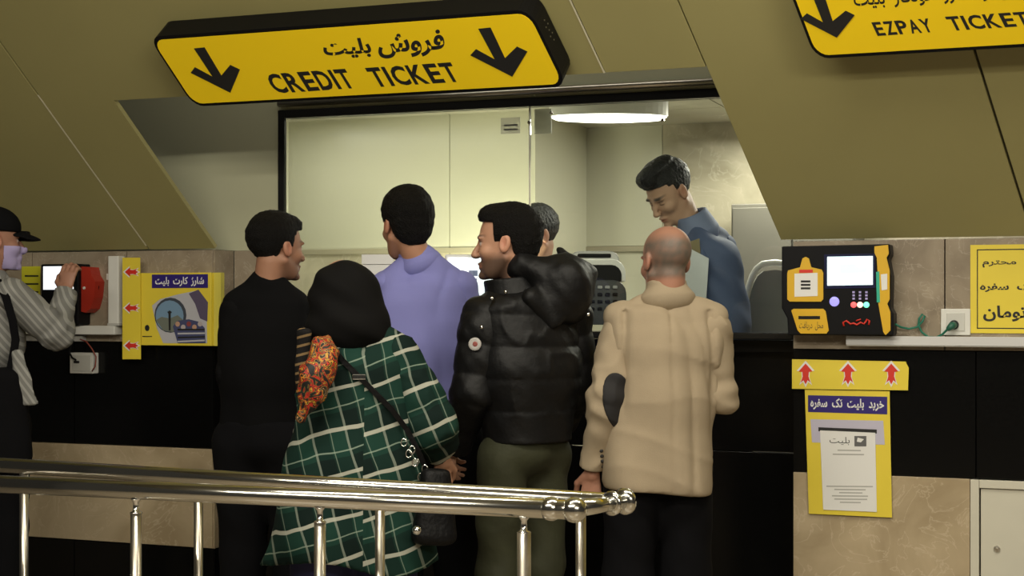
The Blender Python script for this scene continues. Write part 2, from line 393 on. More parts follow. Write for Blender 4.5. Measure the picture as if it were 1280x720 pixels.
tg = wrect('glass_tag', 626, 147, 650, 167, RY + .006, .003, mat('clear_label', (.85, .85, .75), .4), None); tag(tg, 'small pale sticker on the glass beside the pane joint', 'sticker')
f2 = wallmap(630, 154, 647, 163, RY + .0055)
for k in range(2): t = mk('print', [f2(0, k * .6), f2(1, k * .6), f2(1, k * .6 + .25), f2(0, k * .6 + .25)], [(0, 1, 2, 3)], mat('grey_ink', (.2, .2, .18), .6), tg); 
MW[tg.name] = Matrix.Identity(4)
br = wrect('hanger_plate', 668, 136, 689, 167, RY + .03, .006, mat('grey_bracket', (.7, .7, .6), .5), None); tag(br, 'grey rectangular plate behind the glass right of the pane joint', 'bracket')

# ------------------------------------------------------------------ ticket booth interior
BZ = 2.31; BY = 2.0; PY = 1.2
bf = struct('floor', (0, 1, .2)); box('floor_board', -2.2, 2.6, RY + .035, 2.1, .14, .2, M_strip, bf)
bc = struct('ceiling', (0, 1, BZ)); M_bceil = mat('booth_ceiling', (.55, .52, .42), .6, var=.05)
for i in range(7):
    for j in range(3): box('ceiling_tile', -2.1 + i * .66, -2.1 + i * .66 + .652, .2 + j * .61, .2 + j * .61 + .603, BZ, BZ + .015, M_bceil, bc)
box('ceiling_slab', -2.2, 2.6, RY + .03, 2.1, BZ + .017, BZ + .05, M_blackm, bc)
bk = struct('wall_back', (0, BY, .2))
xs_ = [wx(600, BY), wx(733, BY), wx(828, BY)]; zd = 1.655
for a, b in zip(xs_[:-1], xs_[1:]): box('cladding_panel', a + g, b - g, BY, BY + .02, zd + .03, BZ, M_cream, bk)
box('cladding_panel', xs_[0] + g, xs_[-1] - g, BY, BY + .02, .2, zd, M_cream, bk)
box('marble_panel', xs_[-1] + g, 2.6, BY, BY + .02, .2, BZ, M_bmarble, bk)
M_rail = mat('dado_rail', (.40, .36, .26), .45)
box('dado_rail', xs_[0], xs_[-1], BY - .012, BY + .01, zd, zd + .028, M_rail, bk)
wp = struct('wall_partition', (-1, PY, .2))
xp = wx(664, PY); zp = wz(560, 313, PY); xq = wx(562, PY)
for a, b in ((-2.2, xq), (xq, xp)):
    box('cladding_panel', a + g, b - g, PY, PY + .03, zp + .012, BZ, M_cream, wp); box('marble_slab', a + g, b - g, PY, PY + .03, .2, zp - .012, M_bmarble, wp)
box('dado_rail', -2.2, xp, PY - .012, PY + .01, zp - .012, zp + .012, M_rail, wp)
box('side_panel', xp, xp + .02, PY, BY, .2, BZ, M_cream, wp)
bs = struct('wall_booth_left', (-2.2, 1, .2)); box('side_board', -2.25, -2.2, RY + .03, 2.1, .2, BZ, M_cream, bs)
bs = struct('wall_booth_right', (2.6, 1, .2)); box('side_board', 2.6, 2.65, RY + .03, 2.1, .2, BZ, M_bmarble, bs)
# round ceiling lamp
def dpt(px, py, Z): return CAM + Z * ray(px, py)
lp = dpt(761, 149, 6.9); lamp = thing('ceiling_lamp', 'round white lit ceiling lamp inside the ticket booth', 'lamp', (lp[0], lp[1], BZ))
lv, lf = lathem((0, 0, 0), [(0, .262), (-.006, .262), (-.016, .24), (-.022, .15), (-.023, .02)], (0, 0, 1), 40)
lv = [np.array([lp[0], lp[1], lp[2] + .012]) + RV * v[0] + FV * v[1] * .42 + UP * v[2] for v in lv]
mk('diffuser', lv, lf, mat('lit_diffuser', (.9, .9, .85), .5, emit=(1, .97, .88), estr=5), lamp, smooth=True)
lv, lf = lathem((0, 0, 0), [(0, .27), (-.012, .27)], (0, 0, 1), 40)
mk('lamp_rim', [np.array([lp[0], lp[1], BZ]) + RV * v[0] + FV * v[1] * .42 + UP * v[2] * (BZ - lp[2] - .012) / .012 for v in lv], lf, M_white, lamp)
# desk in the booth
dk = thing('desk', 'dark worktop behind the ticket window glass', 'desk', (-.6, .5, .2))
box('worktop', -1.6, .36, .27, .76, 1.12, 1.15, mat('dark_worktop', (.03, .03, .03), .3), dk, .004)
for x in (-1.55, -.6, .30): box('leg', x, x + .04, .32, .72, .2, 1.12, M_blackm, dk)
# grey cabinet at the right of the booth
cp = dpt(913, 255, 7.42); cx0 = cp[0]; cy0 = cp[1]
cb = thing('cabinet', 'plain grey metal cabinet at the right of the booth', 'cabinet', (cx0 + .3, cy0 + .2, .2))
M_cab = mat('grey_cabinet', (.17, .16, .135), .45, var=.05)
box('body', cx0, cx0 + .6, cy0 + .02, 1.985, .2, cp[2], M_cab, cb, .004)
for k in range(2): box('door', cx0 + .01 + k * .295, cx0 + .295 + k * .295, cy0, cy0 + .018, .23, cp[2] - .02, M_cab, cb, .003)
# ================================================================== SIGNS
def sheet(off, px0, py0, px1, py1):
    """unit square in the slanted plane of the cladding between two pixel corners (top left, bottom right)"""
    a0, b1 = CAB(px0, py0, off); a1, b0 = CAB(px1, py1, off)
    return a0, a1, b0, b1
def rpoly(a0, a1, b0, b1, r, seg=5, inset=0, cor=(1, 1, 1, 1)):
    pts = []
    a0 += inset; a1 -= inset; b0 += inset; b1 -= inset; r = max(r - inset * .6, .004)
    for i, (ca, cb, st) in enumerate(((a1, b1, 0), (a0, b1, 90), (a0, b0, 180), (a1, b0, 270))):
        rr = r * cor[i]; sa = -1 if ca == a1 else 1; sb = -1 if cb == b1 else 1
        if rr < .002: pts.append((ca, cb)); continue
        for k in range(seg + 1):
            t = math.radians(st + 90 * k / seg); pts.append((ca + sa * rr + rr * math.cos(t), cb + sb * rr + rr * math.sin(t)))
    return pts
ARW = [(598, 35.8), (613.3, 34.3), (631.3, 72.5), (646.3, 58), (659.3, 64.3), (640.5, 95.5), (588, 68.8), (595, 61.3), (618.8, 74.3)]
def arrow_at(px, py, off, parent, s=1.0):
    """bold down-right arrow whose tip is at the pixel, in cladding coordinates"""
    t0 = np.array(CAB(640.5, 95.5, off)); t1 = np.array(CAB(px, py, off))
    return prism('arrow', [CP(*(t1 + s * (np.array(CAB(x, y_, off)) - t0)), off) for x, y_ in ARW], NOUT * .002, M_ink, parent)
def sign(off, box_ab, r, label, group=None):
    a0, a1, b0, b1 = box_ab; c = CP((a0 + a1) / 2, (b0 + b1) / 2)
    t = thing('hanging_sign', label, 'sign', c, group=group)
    prism('housing', [CP(a, b, .004) for a, b in rpoly(a0, a1, b0, b1, r)], NOUT * (off - .004), M_black, t, bev=.002)
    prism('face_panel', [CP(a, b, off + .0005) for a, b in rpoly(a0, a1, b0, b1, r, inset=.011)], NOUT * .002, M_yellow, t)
    return t
def ctext(s, px0, py0, px1, py1, off, parent, bold=.02, name='lettering', sp=1):
    a0, a1, b0, b1 = sheet(off, px0, py0, px1, py1)
    return text(name, s, lambda u, v: CP(a0 + (a1 - a0) * u, b0 + (b1 - b0) * v, off), M_ink, parent, bold, sp)
OFF = .115
tl = CAB(187, 45, OFF); brr = CAB(712, 108, OFF); trr = CAB(660, 13, OFF); bll = CAB(240, 134, OFF)
ab = ((tl[0] + bll[0]) / 2, (trr[0] + brr[0]) / 2, (bll[1] + brr[1]) / 2, (tl[1] + trr[1]) / 2); print('sign', tl, trr, bll, brr)
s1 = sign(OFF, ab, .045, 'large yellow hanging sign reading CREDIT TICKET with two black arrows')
o2 = OFF + .003
arrow_at(288, 115.5, o2, s1); arrow_at(640.5, 95.5, o2, s1)
def quad_text(s, c00, c10, c01, off, parent, bold, name='lettering'):
    """text between pixel corners bottom-left, bottom-right, top-left of the slanted sheet"""
    p00 = np.array(CAB(*c00, off)); p10 = np.array(CAB(*c10, off)); p01 = np.array(CAB(*c01, off))
    def fn(u, v): q = p00 + (p10 - p00) * u + (p01 - p00) * v; return CP(q[0], q[1], off)
    return text(name, s, fn, M_ink, parent, bold)
def letters(word, c00, c10, c01, off, parent, bold):
    wd = {'I': .27, 'E': .92, 'T': .95, 'L': .85}; W_ = [wd.get(ch, 1.08) for ch in word]; tot = sum(W_) + .16 * (len(word) - 1); x = 0
    L = lambda P, Q, t: (P[0] + (Q[0] - P[0]) * t, P[1] + (Q[1] - P[1]) * t)
    for ch, w_ in zip(word, W_):
        t0, t1 = x / tot, (x + w_) / tot; A0 = L(c00, c10, t0); A1 = L(c00, c10, t1)
        quad_text(ch, A0, A1, (A0[0] + c01[0] - c00[0], A0[1] + c01[1] - c00[1]), off, parent, bold, 'letter'); x += w_ + .16
letters('CREDIT', (345, 117), (446, 110), (330, 93), o2, s1, .03)
letters('TICKET', (470, 109), (577, 102), (456, 85), o2, s1, .03)
quad_text(fa('فروش'), (474, 74), (557, 69), (470, 42), o2, s1, .032)
quad_text(fa('بلیت'), (407, 74), (466, 71), (401, 50), o2, s1, .032)
# small holes on the right flank of the housing
c = CAB(697, 52, .07)
for k, (du, dv) in enumerate(((0, 0), (.012, .014), (-.012, .014), (.012, -.014), (-.012, -.014), (0, .03), (0, -.03))):
    b = ab[2] + (ab[3] - ab[2]) * .62 + dv
    p = CP(ab[1] + .0008, b, .055 + du)
    mk('screw', *lathem(p, [(0, .0028), (.002, .0028)], (1, 0, 0), 8), M_steel2, s1)
# second sign, cut by the frame at the upper right
p1 = CAB(1019, 74, OFF); p0 = CAB(987, 0, OFF)
ab2 = (p1[0], p1[0] + 1.62, p1[1], p1[1] + (ab[3] - ab[2]))
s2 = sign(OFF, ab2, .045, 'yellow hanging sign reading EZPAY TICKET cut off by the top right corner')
arrow_at(1046, 46.7, o2, s2, .80)
letters('EZPAY', (1097, 45), (1168, 40), (1089, 28), o2, s2, .028)
letters('TICKET', (1190, 38.5), (1290, 32), (1181, 21), o2, s2, .028)
quad_text(fa('فروش و شارژ خودکار بلیت'), (1070, 13), (1300, -3), (1064, -11), o2, s2, .016)

# ================================================================== RIGHT WALL: card machine, socket, posters
y = -.10
ma = thing('ticket_machine', 'black wall mounted ticket machine with lit screen and yellow panels', 'machine', (wx(1047, y), 0, wz(1047, 420, y)))
mp_ = lambda pts: [W(a, b, y) for a, b in pts]
prism('housing', mp_([(977, 308), (1112, 305), (1113, 318), (1110, 324), (1114, 345), (1113, 385), (1117, 392), (1117, 419), (985, 419), (984, 398), (977, 385)]), (0, -y - .002, 0), M_black, ma, bev=.004)
M_my = mat('machine_yellow', (.70, .42, .015), .4)
def smooth_poly(name, pts, yy, th, m, par): return wpoly(name, pts, yy, th, m, par)
wpoly('card_holder', [(985, 338), (1000, 334), (1003, 323), (1007, 321), (1011, 323), (1014, 334), (1027, 337), (1029, 341), (1029, 374), (1026, 377), (987, 377), (984, 374), (984, 342)], y - .006, .005, M_my, ma)
wpoly('card_label', [(993, 342), (1022, 341), (1022, 370), (993, 371)], y - .0075, .001, M_paper, ma)
f3 = wallmap(1001, 350, 1013, 362, y - .008)
for i in range(3): mk('print', [f3(0, .02 + i * .36), f3(1, .02 + i * .36), f3(1, .24 + i * .36), f3(0, .24 + i * .36)], [(0, 1, 2, 3)], M_ink, ma)
f3 = wallmap(999, 337, 1016, 341, y - .008); mk('print', [f3(0, 0), f3(1, 0), f3(1, 1), f3(0, 1)], [(0, 1, 2, 3)], M_red, ma)
wpoly('screen_bezel', [(1030, 318), (1094, 317), (1094, 360), (1031, 361)], y - .003, .003, mat('bezel_blue', (.01, .012, .05), .25), ma)
wpoly('screen', [(1034, 321), (1091, 320), (1091, 356), (1034, 357)], y - .0045, .002, mat('lit_screen', (.6, .8, .85), .3, emit=(.72, .93, 1), estr=1.15), ma)
for q in ((1050, 330, 1072, 342), (1072, 334, 1084, 341)):
    f3 = wallmap(*q, y - .0048); mk('screen_image', [f3(0, 0), f3(1, 0), f3(1, 1), f3(0, 1)], [(0, 1, 2, 3)], mat('screen_tint', (.5, .8, .7), .3, emit=(.6, .95, .85), estr=.95), ma)
wpoly('receipt_plate', [(989, 388), (992, 386), (1029, 386), (1032, 389), (1036, 413), (1033, 417), (1001, 417), (997, 413)], y - .005, .004, M_my, ma)
wpoly('slot', [(998, 395), (1025, 395), (1025, 399), (998, 399)], y - .0055, .001, M_blackm, ma)
text('lettering', fa('محل دریافت'), wallmap(999, 402, 1029, 413, y - .0056), M_ink, ma, 0)
f4 = W(1043, 377, y); mk('reader_light', *lathem((f4[0], y, f4[2]), [(0, .018), (-.003, .017), (-.004, .01)], (0, 1, 0), 16), mat('reader_blue', (.3, .3, .8), .3, emit=(.35, .3, .9), estr=.8), ma)
for px, cnm, cc in ((1067, 'red_light', (1, .12, .12)), (1075, 'amber_light', (1, .75, .6)), (1083, 'green_light', (.2, 1, .6))):
    q = W(px, 381, y); mk('indicator_lamp', *lathem((q[0], y, q[2]), [(0, .011), (-.004, .010), (-.007, .004)], (0, 1, 0), 12), mat(cnm, cc, .4, emit=cc, estr=1.2), ma)
    for k in range(3):
        f5 = wallmap(px - 1.5, 364 + k * 4, px + 1.5, 366.5 + k * 4, y - .001); mk('print', [f5(0, 0), f5(1, 0), f5(1, 1), f5(0, 1)], [(0, 1, 2, 3)], mat('violet_print', (.4, .35, .7), .5), ma)
wl_pts = [W(*q, y - .003) for q in ((1055, 408), (1054, 403), (1058, 401), (1063, 405), (1067, 404), (1071, 406), (1076, 403), (1080, 405), (1084, 399), (1087, 401), (1086, 406))]
tube('red_logo', wl_pts, .0035, M_red, ma, seg=6)
tube('red_logo', [W(*q, y - .003) for q in ((1070, 401), (1076, 399))], .0025, M_red, ma, seg=6)
wpoly('side_panel', [(1093, 308), (1110, 306), (1111, 317), (1108, 322), (1112, 338), (1112, 374), (1109, 380), (1113, 390), (1113, 413), (1107, 419), (1104, 415), (1098, 380), (1097, 340), (1096, 322), (1093, 316)], y - .006, .005, M_my, ma)
wpoly('green_edge', [(1095, 340), (1099, 339), (1100, 378), (1096, 378)], y - .0075, .006, mat('green_plastic', (.03, .45, .30), .4), ma)
wpoly('card_label', [(1101, 343), (1109, 342), (1109, 362), (1102, 363)], y - .0075, .001, M_paper, ma)
# socket with green plug and cord
so = thing('wall_socket', 'square white wall socket with a green plug on the right wall', 'socket', (wx(1194), 0, wz(1194, 419)))
wrect('plate', 1176, 386, 1213, 419, -.012, .012, M_white, so, .003); wrect('insert', 1183, 391, 1206, 414, -.016, .004, mat('socket_insert', (.6, .6, .56), .4), so, .002)
q = W(1193, 406); mk('socket_hole', *lathem((q[0], -.016, q[2]), [(0, .017), (-.002, .017), (-.002, .014)], (0, 1, 0), 16), M_ink, so)
co = tube('power_cord', [W(px, py, yy) for px, py, yy in ((1119, 405, -.05), (1126, 409, -.035), (1136, 411, -.02), (1146, 409, -.02), (1153, 402, -.02), (1156, 395, -.02), (1153, 393, -.02), (1149, 398, -.02), (1148, 406, -.02), (1152, 415, -.02), (1160, 421, -.02), (1170, 422, -.02), (1178, 418, -.03), (1184, 412, -.045), (1188, 407, -.05))], .004, mat('green_cord', (.01, .16, .10), .4), None)
tag(co, 'thin looped green power cord between ticket machine and socket', 'cord')
pg = tube('plug', [W(1184, 412, -.05), W(1190, 407, -.045), W(1193, 406, -.018)], [.007, .014, .012], mat('green_plug', (.02, .12, .08), .4), None); tag(pg, 'small dark green plug in the right wall socket', 'plug')
# shelf tray
tr = thing('cable_tray', 'long white cable tray running along the right wall under the socket', 'tray', (2.0, 0, wz(1170, 433)))
a = wx(1060); zt0, zt1 = wz(1170, 433), wz(1170, 421)
box('tray_body', a, 4.2, -.045, -.002, zt0, zt1, M_white, tr, .002); box('tray_lid', a, 4.2, -.05, -.046, zt0 + .004, zt1 + .002, mat('tray_lid', (.62, .62, .62), .4), tr, .001)
# yellow notice
no = thing('notice', 'yellow printed fare notice cut off by the right edge of the frame', 'notice', (wx(1270), 0, wz(1270, 417)))
f = wallmap(1213, 305, 1400, 417, -.004)
a, b = f(0, 0), f(1, 1); box('sheet', a[0], b[0], -.004, -.001, a[2], b[2], M_pyellow, no)
def border(fn, u0, v0, u1, v1, wd, par, m):
    for (a0, b0, a1, b1) in ((u0, v0, u1, v0 + wd), (u0, v1 - wd, u1, v1), (u0, v0, u0 + wd * .6, v1), (u1 - wd * .6, v0, u1, v1)):
        mk('border_line', [fn(a0, b0), fn(a1, b0), fn(a1, b1), fn(a0, b1)], [(0, 1, 2, 3)], m, par)
fy = lambda u, v: tuple(np.array(f(u, v)) - (0, .0006, 0))
border(fy, .045, .05, .955, .95, .012, no, M_ink)
text('lettering', fa('مسافرین محترم'), wallmap(1228, 323, 1345, 334, -.0048), M_ink, no, .02)
text('lettering', fa('بلیت تک سفره'), wallmap(1225, 353, 1340, 365, -.0048), M_ink, no, .03)
text('lettering', fa('۸۰۰ تومان'), wallmap(1229, 382, 1325, 402, -.0048), M_ink, no, .03)

# fish-tailed red arrow with white outline; direction given in pixels
def fish(cx, cy, L, ang, yy, par):
    ca, sa = math.cos(ang), math.sin(ang)
    def tr_(pts, s): return [(cx + (x * ca - y_ * sa) * L * s, cy + (x * sa + y_ * ca) * L * s) for x, y_ in pts]
    base = [(.5, 0), (.12, .34), (.1, .16), (-.12, .14), (-.42, .24), (-.30, .1), (-.5, 0), (-.30, -.1), (-.42, -.24), (-.12, -.14), (.1, -.16), (.12, -.34)]
    o = mk('arrow_outline', [W(a, b, yy) for a, b in tr_(base, 1.28)], [tuple(range(12))], M_paper, par)
    mk('red_arrow', [W(a, b, yy - .0006) for a, b in tr_(base, 1)], [tuple(range(12))], M_red, par)
# red-arrow strip and ticket poster hanging below the machine
yy = -.012
po = thing('poster', 'yellow poster with a paper slip below the ticket machine', 'poster', (wx(1062), 0, wz(1062, 645)))
wpoly('sheet', [(1006, 487), (1112, 489), (1115, 647), (1011, 642)], yy, .002, M_pyellow, po)
wpoly('header_band', [(1010, 494), (1109, 496), (1109, 518), (1010, 515)], yy - .0008, .0006, M_navy, po)
text('lettering', fa('خرید بلیت تک سفره'), wallmap(1013, 498, 1105, 513, yy - .0012), M_paper, po, .03)
wpoly('printed_slot', [(1013, 524), (1104, 526), (1106, 556), (1015, 553)], yy - .0008, .0006, mat('lavender_grey', (.52, .50, .62), .5), po)
wpoly('slot_lip', [(1023, 534), (1096, 537), (1096, 542), (1023, 539)], yy - .0012, .0006, M_ink, po)
wpoly('paper_slip', [(1025, 538), (1094, 541), (1096, 640), (1029, 637)], yy - .0035, .002, M_paper, po)
text('lettering', fa('بلیت'), wallmap(1037, 546, 1062, 556, yy - .004), M_ink, po, -.004)
mk('print', [W(*q, yy - .004) for q in ((1068, 545), (1083, 545), (1083, 558), (1068, 558))], [(0, 1, 2, 3)], mat('soft_ink', (.12, .12, .12), .6), po)
mk('print', [W(*q, yy - .0042) for q in ((1072, 547), (1080, 549), (1076, 553), (1071, 552))], [(0, 1, 2, 3)], M_paper, po)
M_gi = mat('light_ink', (.42, .42, .40), .6)
for k, (a0, a1, v) in enumerate(((1047, 1076, 562), (1041, 1080, 567), (1033, 1091, 607), (1043, 1082, 611), (1049, 1078, 615), (1040, 1085, 619), (1043, 1084, 623), (1050, 1076, 627))):
    mk('printed_line', [W(a0, v, yy - .004), W(a1, v + .5, yy - .004), W(a1, v + 2, yy - .004), W(a0, v + 1.5, yy - .004)], [(0, 3, 2, 1)], M_gi, po)
st = thing('arrow_strip', 'yellow strip with three upward red arrows under the ticket machine', 'strip', (wx(1063), 0, wz(1063, 488)))
wpoly('sheet', [(990, 449), (1132, 452), (1136, 460), (1135, 488), (990, 486)], yy - .006, .002, M_pyellow, st)
for px in (1007, 1060, 1114): fish(px, 467.5, 26, -math.pi / 2, yy - .0068, st)

# ================================================================== LEFT WALL
yl = -.05
lpz = thing('poster_box', 'yellow card charging poster box on the left wall corner', 'poster', (wx(220), 0, wz(220, 434)))
a0, a1 = wx(175, yl), wx(264, yl); z1, z0 = wz(220, 341, yl), wz(220, 432, yl)
box('panel', a0, a1, yl, -.002, z0, z1, M_pyellow, lpz, .002)
box('side_flap', a1 + .0005, a1 + .035, yl + .02, -.002, z0, z1, mat('poster_side', (.62, .55, .09), .5), lpz)
box('header_band', wx(190, yl), wx(260, yl), yl - .001, yl - .0002, wz(225, 360, yl), wz(225, 343, yl), M_navy, lpz)
text('lettering', fa('شارژ کارت بلیت'), wallmap(194, 346, 255, 358, yl - .0015), M_paper, lpz, .03)
fp = lambda pts, k=0: [W(a, b, yl - .0008 - .0003 * k) for a, b in pts]
def pic(pts, m, k=0): n = len(pts); return mk('picture', fp(pts, k), [tuple(range(n))[::-1]], m, lpz)
def ell(cx, cy, rx, ry, n=20, t0=0, t1=360): return [(cx + rx * math.cos(math.radians(t0 + (t1 - t0) * i / n)), cy + ry * math.sin(math.radians(t0 + (t1 - t0) * i / n))) for i in range(n)]
M_p1 = mat('picture_pale', (.48, .48, .52), .5); M_p2 = mat('picture_sky', (.18, .30, .44), .5); M_p3 = mat('picture_purple', (.10, .08, .14), .5); M_p4 = mat('picture_city', (.16, .18, .15), .5)
pic([(190, 382), (200, 374), (222, 368), (247, 363), (258, 380), (259, 429), (204, 429), (196, 410)], M_p1)
pic([(236, 367), (248, 362), (260, 378), (259, 402), (250, 398), (244, 380)], M_p3, 1)
pic(ell(213, 394, 20, 22), mat('picture_dark', (.05, .06, .08), .5), 1)
pic(ell(212, 395, 17.5, 19.5), M_p2, 2)
pic([(195, 400), (202, 396), (212, 398), (222, 394), (229, 400), (226, 410), (216, 415), (204, 413)], M_p4, 3)
pic([(210.5, 392), (209, 390), (212, 388), (215, 390), (213.5, 392), (213.3, 413), (211, 413)], M_ink, 4)
pic([(216, 408), (222, 401), (236, 399), (248, 402), (256, 410), (257, 429), (222, 429)], mat('picture_blue', (.06, .07, .16), .5), 4)
for i in range(5): pic(ell(222 + i * 7, 405 + (i % 2) * 4, 3, 3.4, 8), mat('picture_face%d' % (i % 3), ((.5, .3, .2), (.45, .4, .4), (.25, .05, .05))[i % 3], .5), 5)
for i in range(4): pic([(222, 411 + i * 5), (256, 411 + i * 4.5), (256, 413 + i * 4.5), (222, 413 + i * 5)], M_p1 if i % 2 else M_ink, 6)
pic(ell(184, 410, 3, 4, 10), M_ink, 1); pic([(178, 420), (190, 420), (190, 421.2), (178, 421.2)], M_ink, 1)
sl = thing('arrow_strip', 'vertical yellow strip with three red arrows pointing left beside poster', 'strip', (wx(164), 0, wz(164, 449)))
wpoly('sheet', [(153, 322), (175, 322), (176, 449), (153, 449)], yl - .012, .002, M_pyellow, sl)
for py in (340, 385, 432): fish(164.5, py, 17, math.pi, yl - .0128, sl)
# white trunking and shelf
tk = thing('cable_conduit', 'vertical white plastic conduit left of the arrow strip', 'conduit', (wx(141), 0, wz(141, 404)))
wrect('cover', 135, 320, 148, 405, -.05, .048, M_white, tk, .003); wrect('clip', 133, 342, 136, 350, -.02, .018, M_white, tk)
wrect('end_cap', 134, 404, 149, 407, -.052, .05, mat('cap_grey', (.5, .5, .47), .5), tk)
sh = thing('cable_tray', 'white cable tray on the left wall below the card reader', 'tray', (wx(85), 0, wz(85, 425)))
wrect('tray_body', 20, 407, 143, 418, -.06, .058, M_white, sh, .003); wrect('lower_rail', -60, 419, 103, 426, -.03, .028, mat('rail_grey', (.5, .5, .47), .5), sh, .002)
# socket box with cable
sb = thing('socket_box', 'white surface socket box with a thin red cable on black stone', 'socket', (wx(102), 0, wz(102, 467)))
wrect('box_body', 87, 441, 116, 467, -.045, .044, M_white, sb, .004); wrect('face_plate', 90, 444, 113, 464, -.048, .003, mat('socket_insert', (.6, .6, .56), .4), sb, .001)
wrect('socket_slot', 92, 451, 99, 454, -.0495, .001, M_ink, sb)
cc = tube('thin_cable', [W(*q, -.05) for q in ((100, 424), (108, 427), (115, 436), (120, 446), (119, 458), (115, 464))], .003, mat('red_cable', (.25, .05, .03), .5), None); tag(cc, 'thin red cable curving beside the white socket box', 'cable')
cd = tube('black_cable', [W(*q, -.052) for q in ((92, 426), (88, 434), (87, 441), (90, 447), (95, 450))], .004, M_black, None); tag(cd, 'short black cable entering the white socket box', 'cable')
# card reader
rd = thing('card_reader', 'black card reader with lit white screen at the far left', 'machine', (wx(72), 0, wz(72, 406)))
wrect('housing', 51, 330, 98, 406, -.09, .088, M_black, rd, .006)
wrect('screen', 54, 333, 79, 362, -.094, .004, mat('white_screen', (.8, .85, .9), .3, emit=(.86, .93, 1), estr=1.3), rd)
q = W(90, 360, -.092); mk('indicator_lamp', *lathem((q[0], -.091, q[2]), [(0, .008), (-.004, .006)], (0, 1, 0), 10), mat('white_lamp', (.8, .85, .9), .3, emit=(1, 1, 1), estr=1.5), rd)
ph = thing('red_box', 'red plastic device hanging beside the black card reader', 'device', (wx(106), 0, wz(106, 390)))
wpoly('housing', [(100, 333), (112, 334), (114, 344), (119, 352), (117, 372), (113, 386), (107, 391), (100, 389)], -.07, .068, mat('red_plastic', (.42, .03, .015), .4), ph)
q = W(105, 360, -.072); mk('button', *lathem((q[0], -.07, q[2]), [(0, .007), (-.004, .006)], (0, 1, 0), 10), M_white, ph)
tube('cord', [W(*q_, -.04) for q_ in ((113, 340), (119, 347), (123, 358), (121, 370), (116, 377))], .004, M_black, ph)
ye = thing('notice', 'bright yellow printed notice left of the card reader', 'notice', (wx(39), 0, wz(39, 384)))
wrect('sheet', 27, 333, 50, 386, -.004, .003, mat('lime_yellow', (.62, .60, .03), .5), ye)
for k in range(4): mk('printed_line', [W(a, 344 + k * 10 + b, -.0046) for a, b in ((31, 0), (48, 0), (48, 2), (31, 2))], [(0, 3, 2, 1)], M_ink, ye)

# ================================================================== BARRIER
HR = .90
def hp(px, py, z=HR): d = ray(px, py); t = (z - CAM[2]) / d[2]; return CAM + t * d
A, B = hp(-90, 601), hp(712, 637); Cc, D = hp(-70, 577), hp(772, 628)
ba = thing('barrier_railing', 'stainless steel double tube queue railing across the foreground', 'railing', (B[0], B[1], 0))
R_ = .0235
tube('handrail', [A, B], R_, M_steel, ba, 24); tube('handrail', [Cc, D], R_ * .95, M_steel, ba, 24)
dv = (D - B) / np.linalg.norm(D - B)
tube('cross_tube', [B, D + dv * .02], R_ * .85, M_steel, ba, 20)
def ballm(c, r): return lathem(c, [(r * math.sin(t), r * math.cos(t)) for t in np.linspace(-math.pi / 2, math.pi / 2, 12)], (0, 0, 1), 18)
mk('ball_joint', *ballm(B + (B - A) / np.linalg.norm(B - A) * .012, .031), M_steel, ba, smooth=True)
mk('ball_joint', *ballm(B - (B - A) / np.linalg.norm(B - A) * .045, .029), M_steel, ba, smooth=True)
mk('end_cap', *lathem(D + dv * .012, [(0, .026), (.012, .033), (.02, .033), (.028, .02), (.03, .001)], dv, 20), M_steel, ba, smooth=True)
mk('end_cap', *lathem(D - dv * .03, [(0, .024), (.004, .030), (.012, .030), (.016, .024)], dv, 20), M_steel, ba, smooth=True)
def along(P, Q, px):
    lo, hi = 0., 1.
    for _ in range(40):
        t = (lo + hi) / 2; p = P + (Q - P) * t; v = p - CAM; x = 640 + F * np.dot(v, RV) / np.dot(v, FV)
        if x < px: lo = t
        else: hi = t
    return P + (Q - P) * lo
for px in (170, 400, 655):
    p = along(A, B, px); z = HR - R_
    o = tube('post', [(p[0], p[1], 0), (p[0], p[1], z - .035)], .0145 if px != 655 else .0165, M_steel2, ba, 16)
    mk('neck', *lathem((p[0], p[1], z - .036), [(0, .0165), (.003, .015), (.006, .008), (.028, .007), (.036, .013), (.038, .013)]), M_chrome, o, smooth=True)
    mk('foot_flange', *lathem((p[0], p[1], 0), [(0, .045), (.008, .045), (.014, .018)]), M_steel2, o)
for px in (30, 248, 475, 726):
    p = along(Cc, D, px)
    o = tube('post', [(p[0], p[1], 0), (p[0], p[1], HR - R_ * .5)], .0128, M_steel2, ba, 16)
    mk('foot_flange', *lathem((p[0], p[1], 0), [(0, .045), (.008, .045), (.014, .018)]), M_steel2, o)

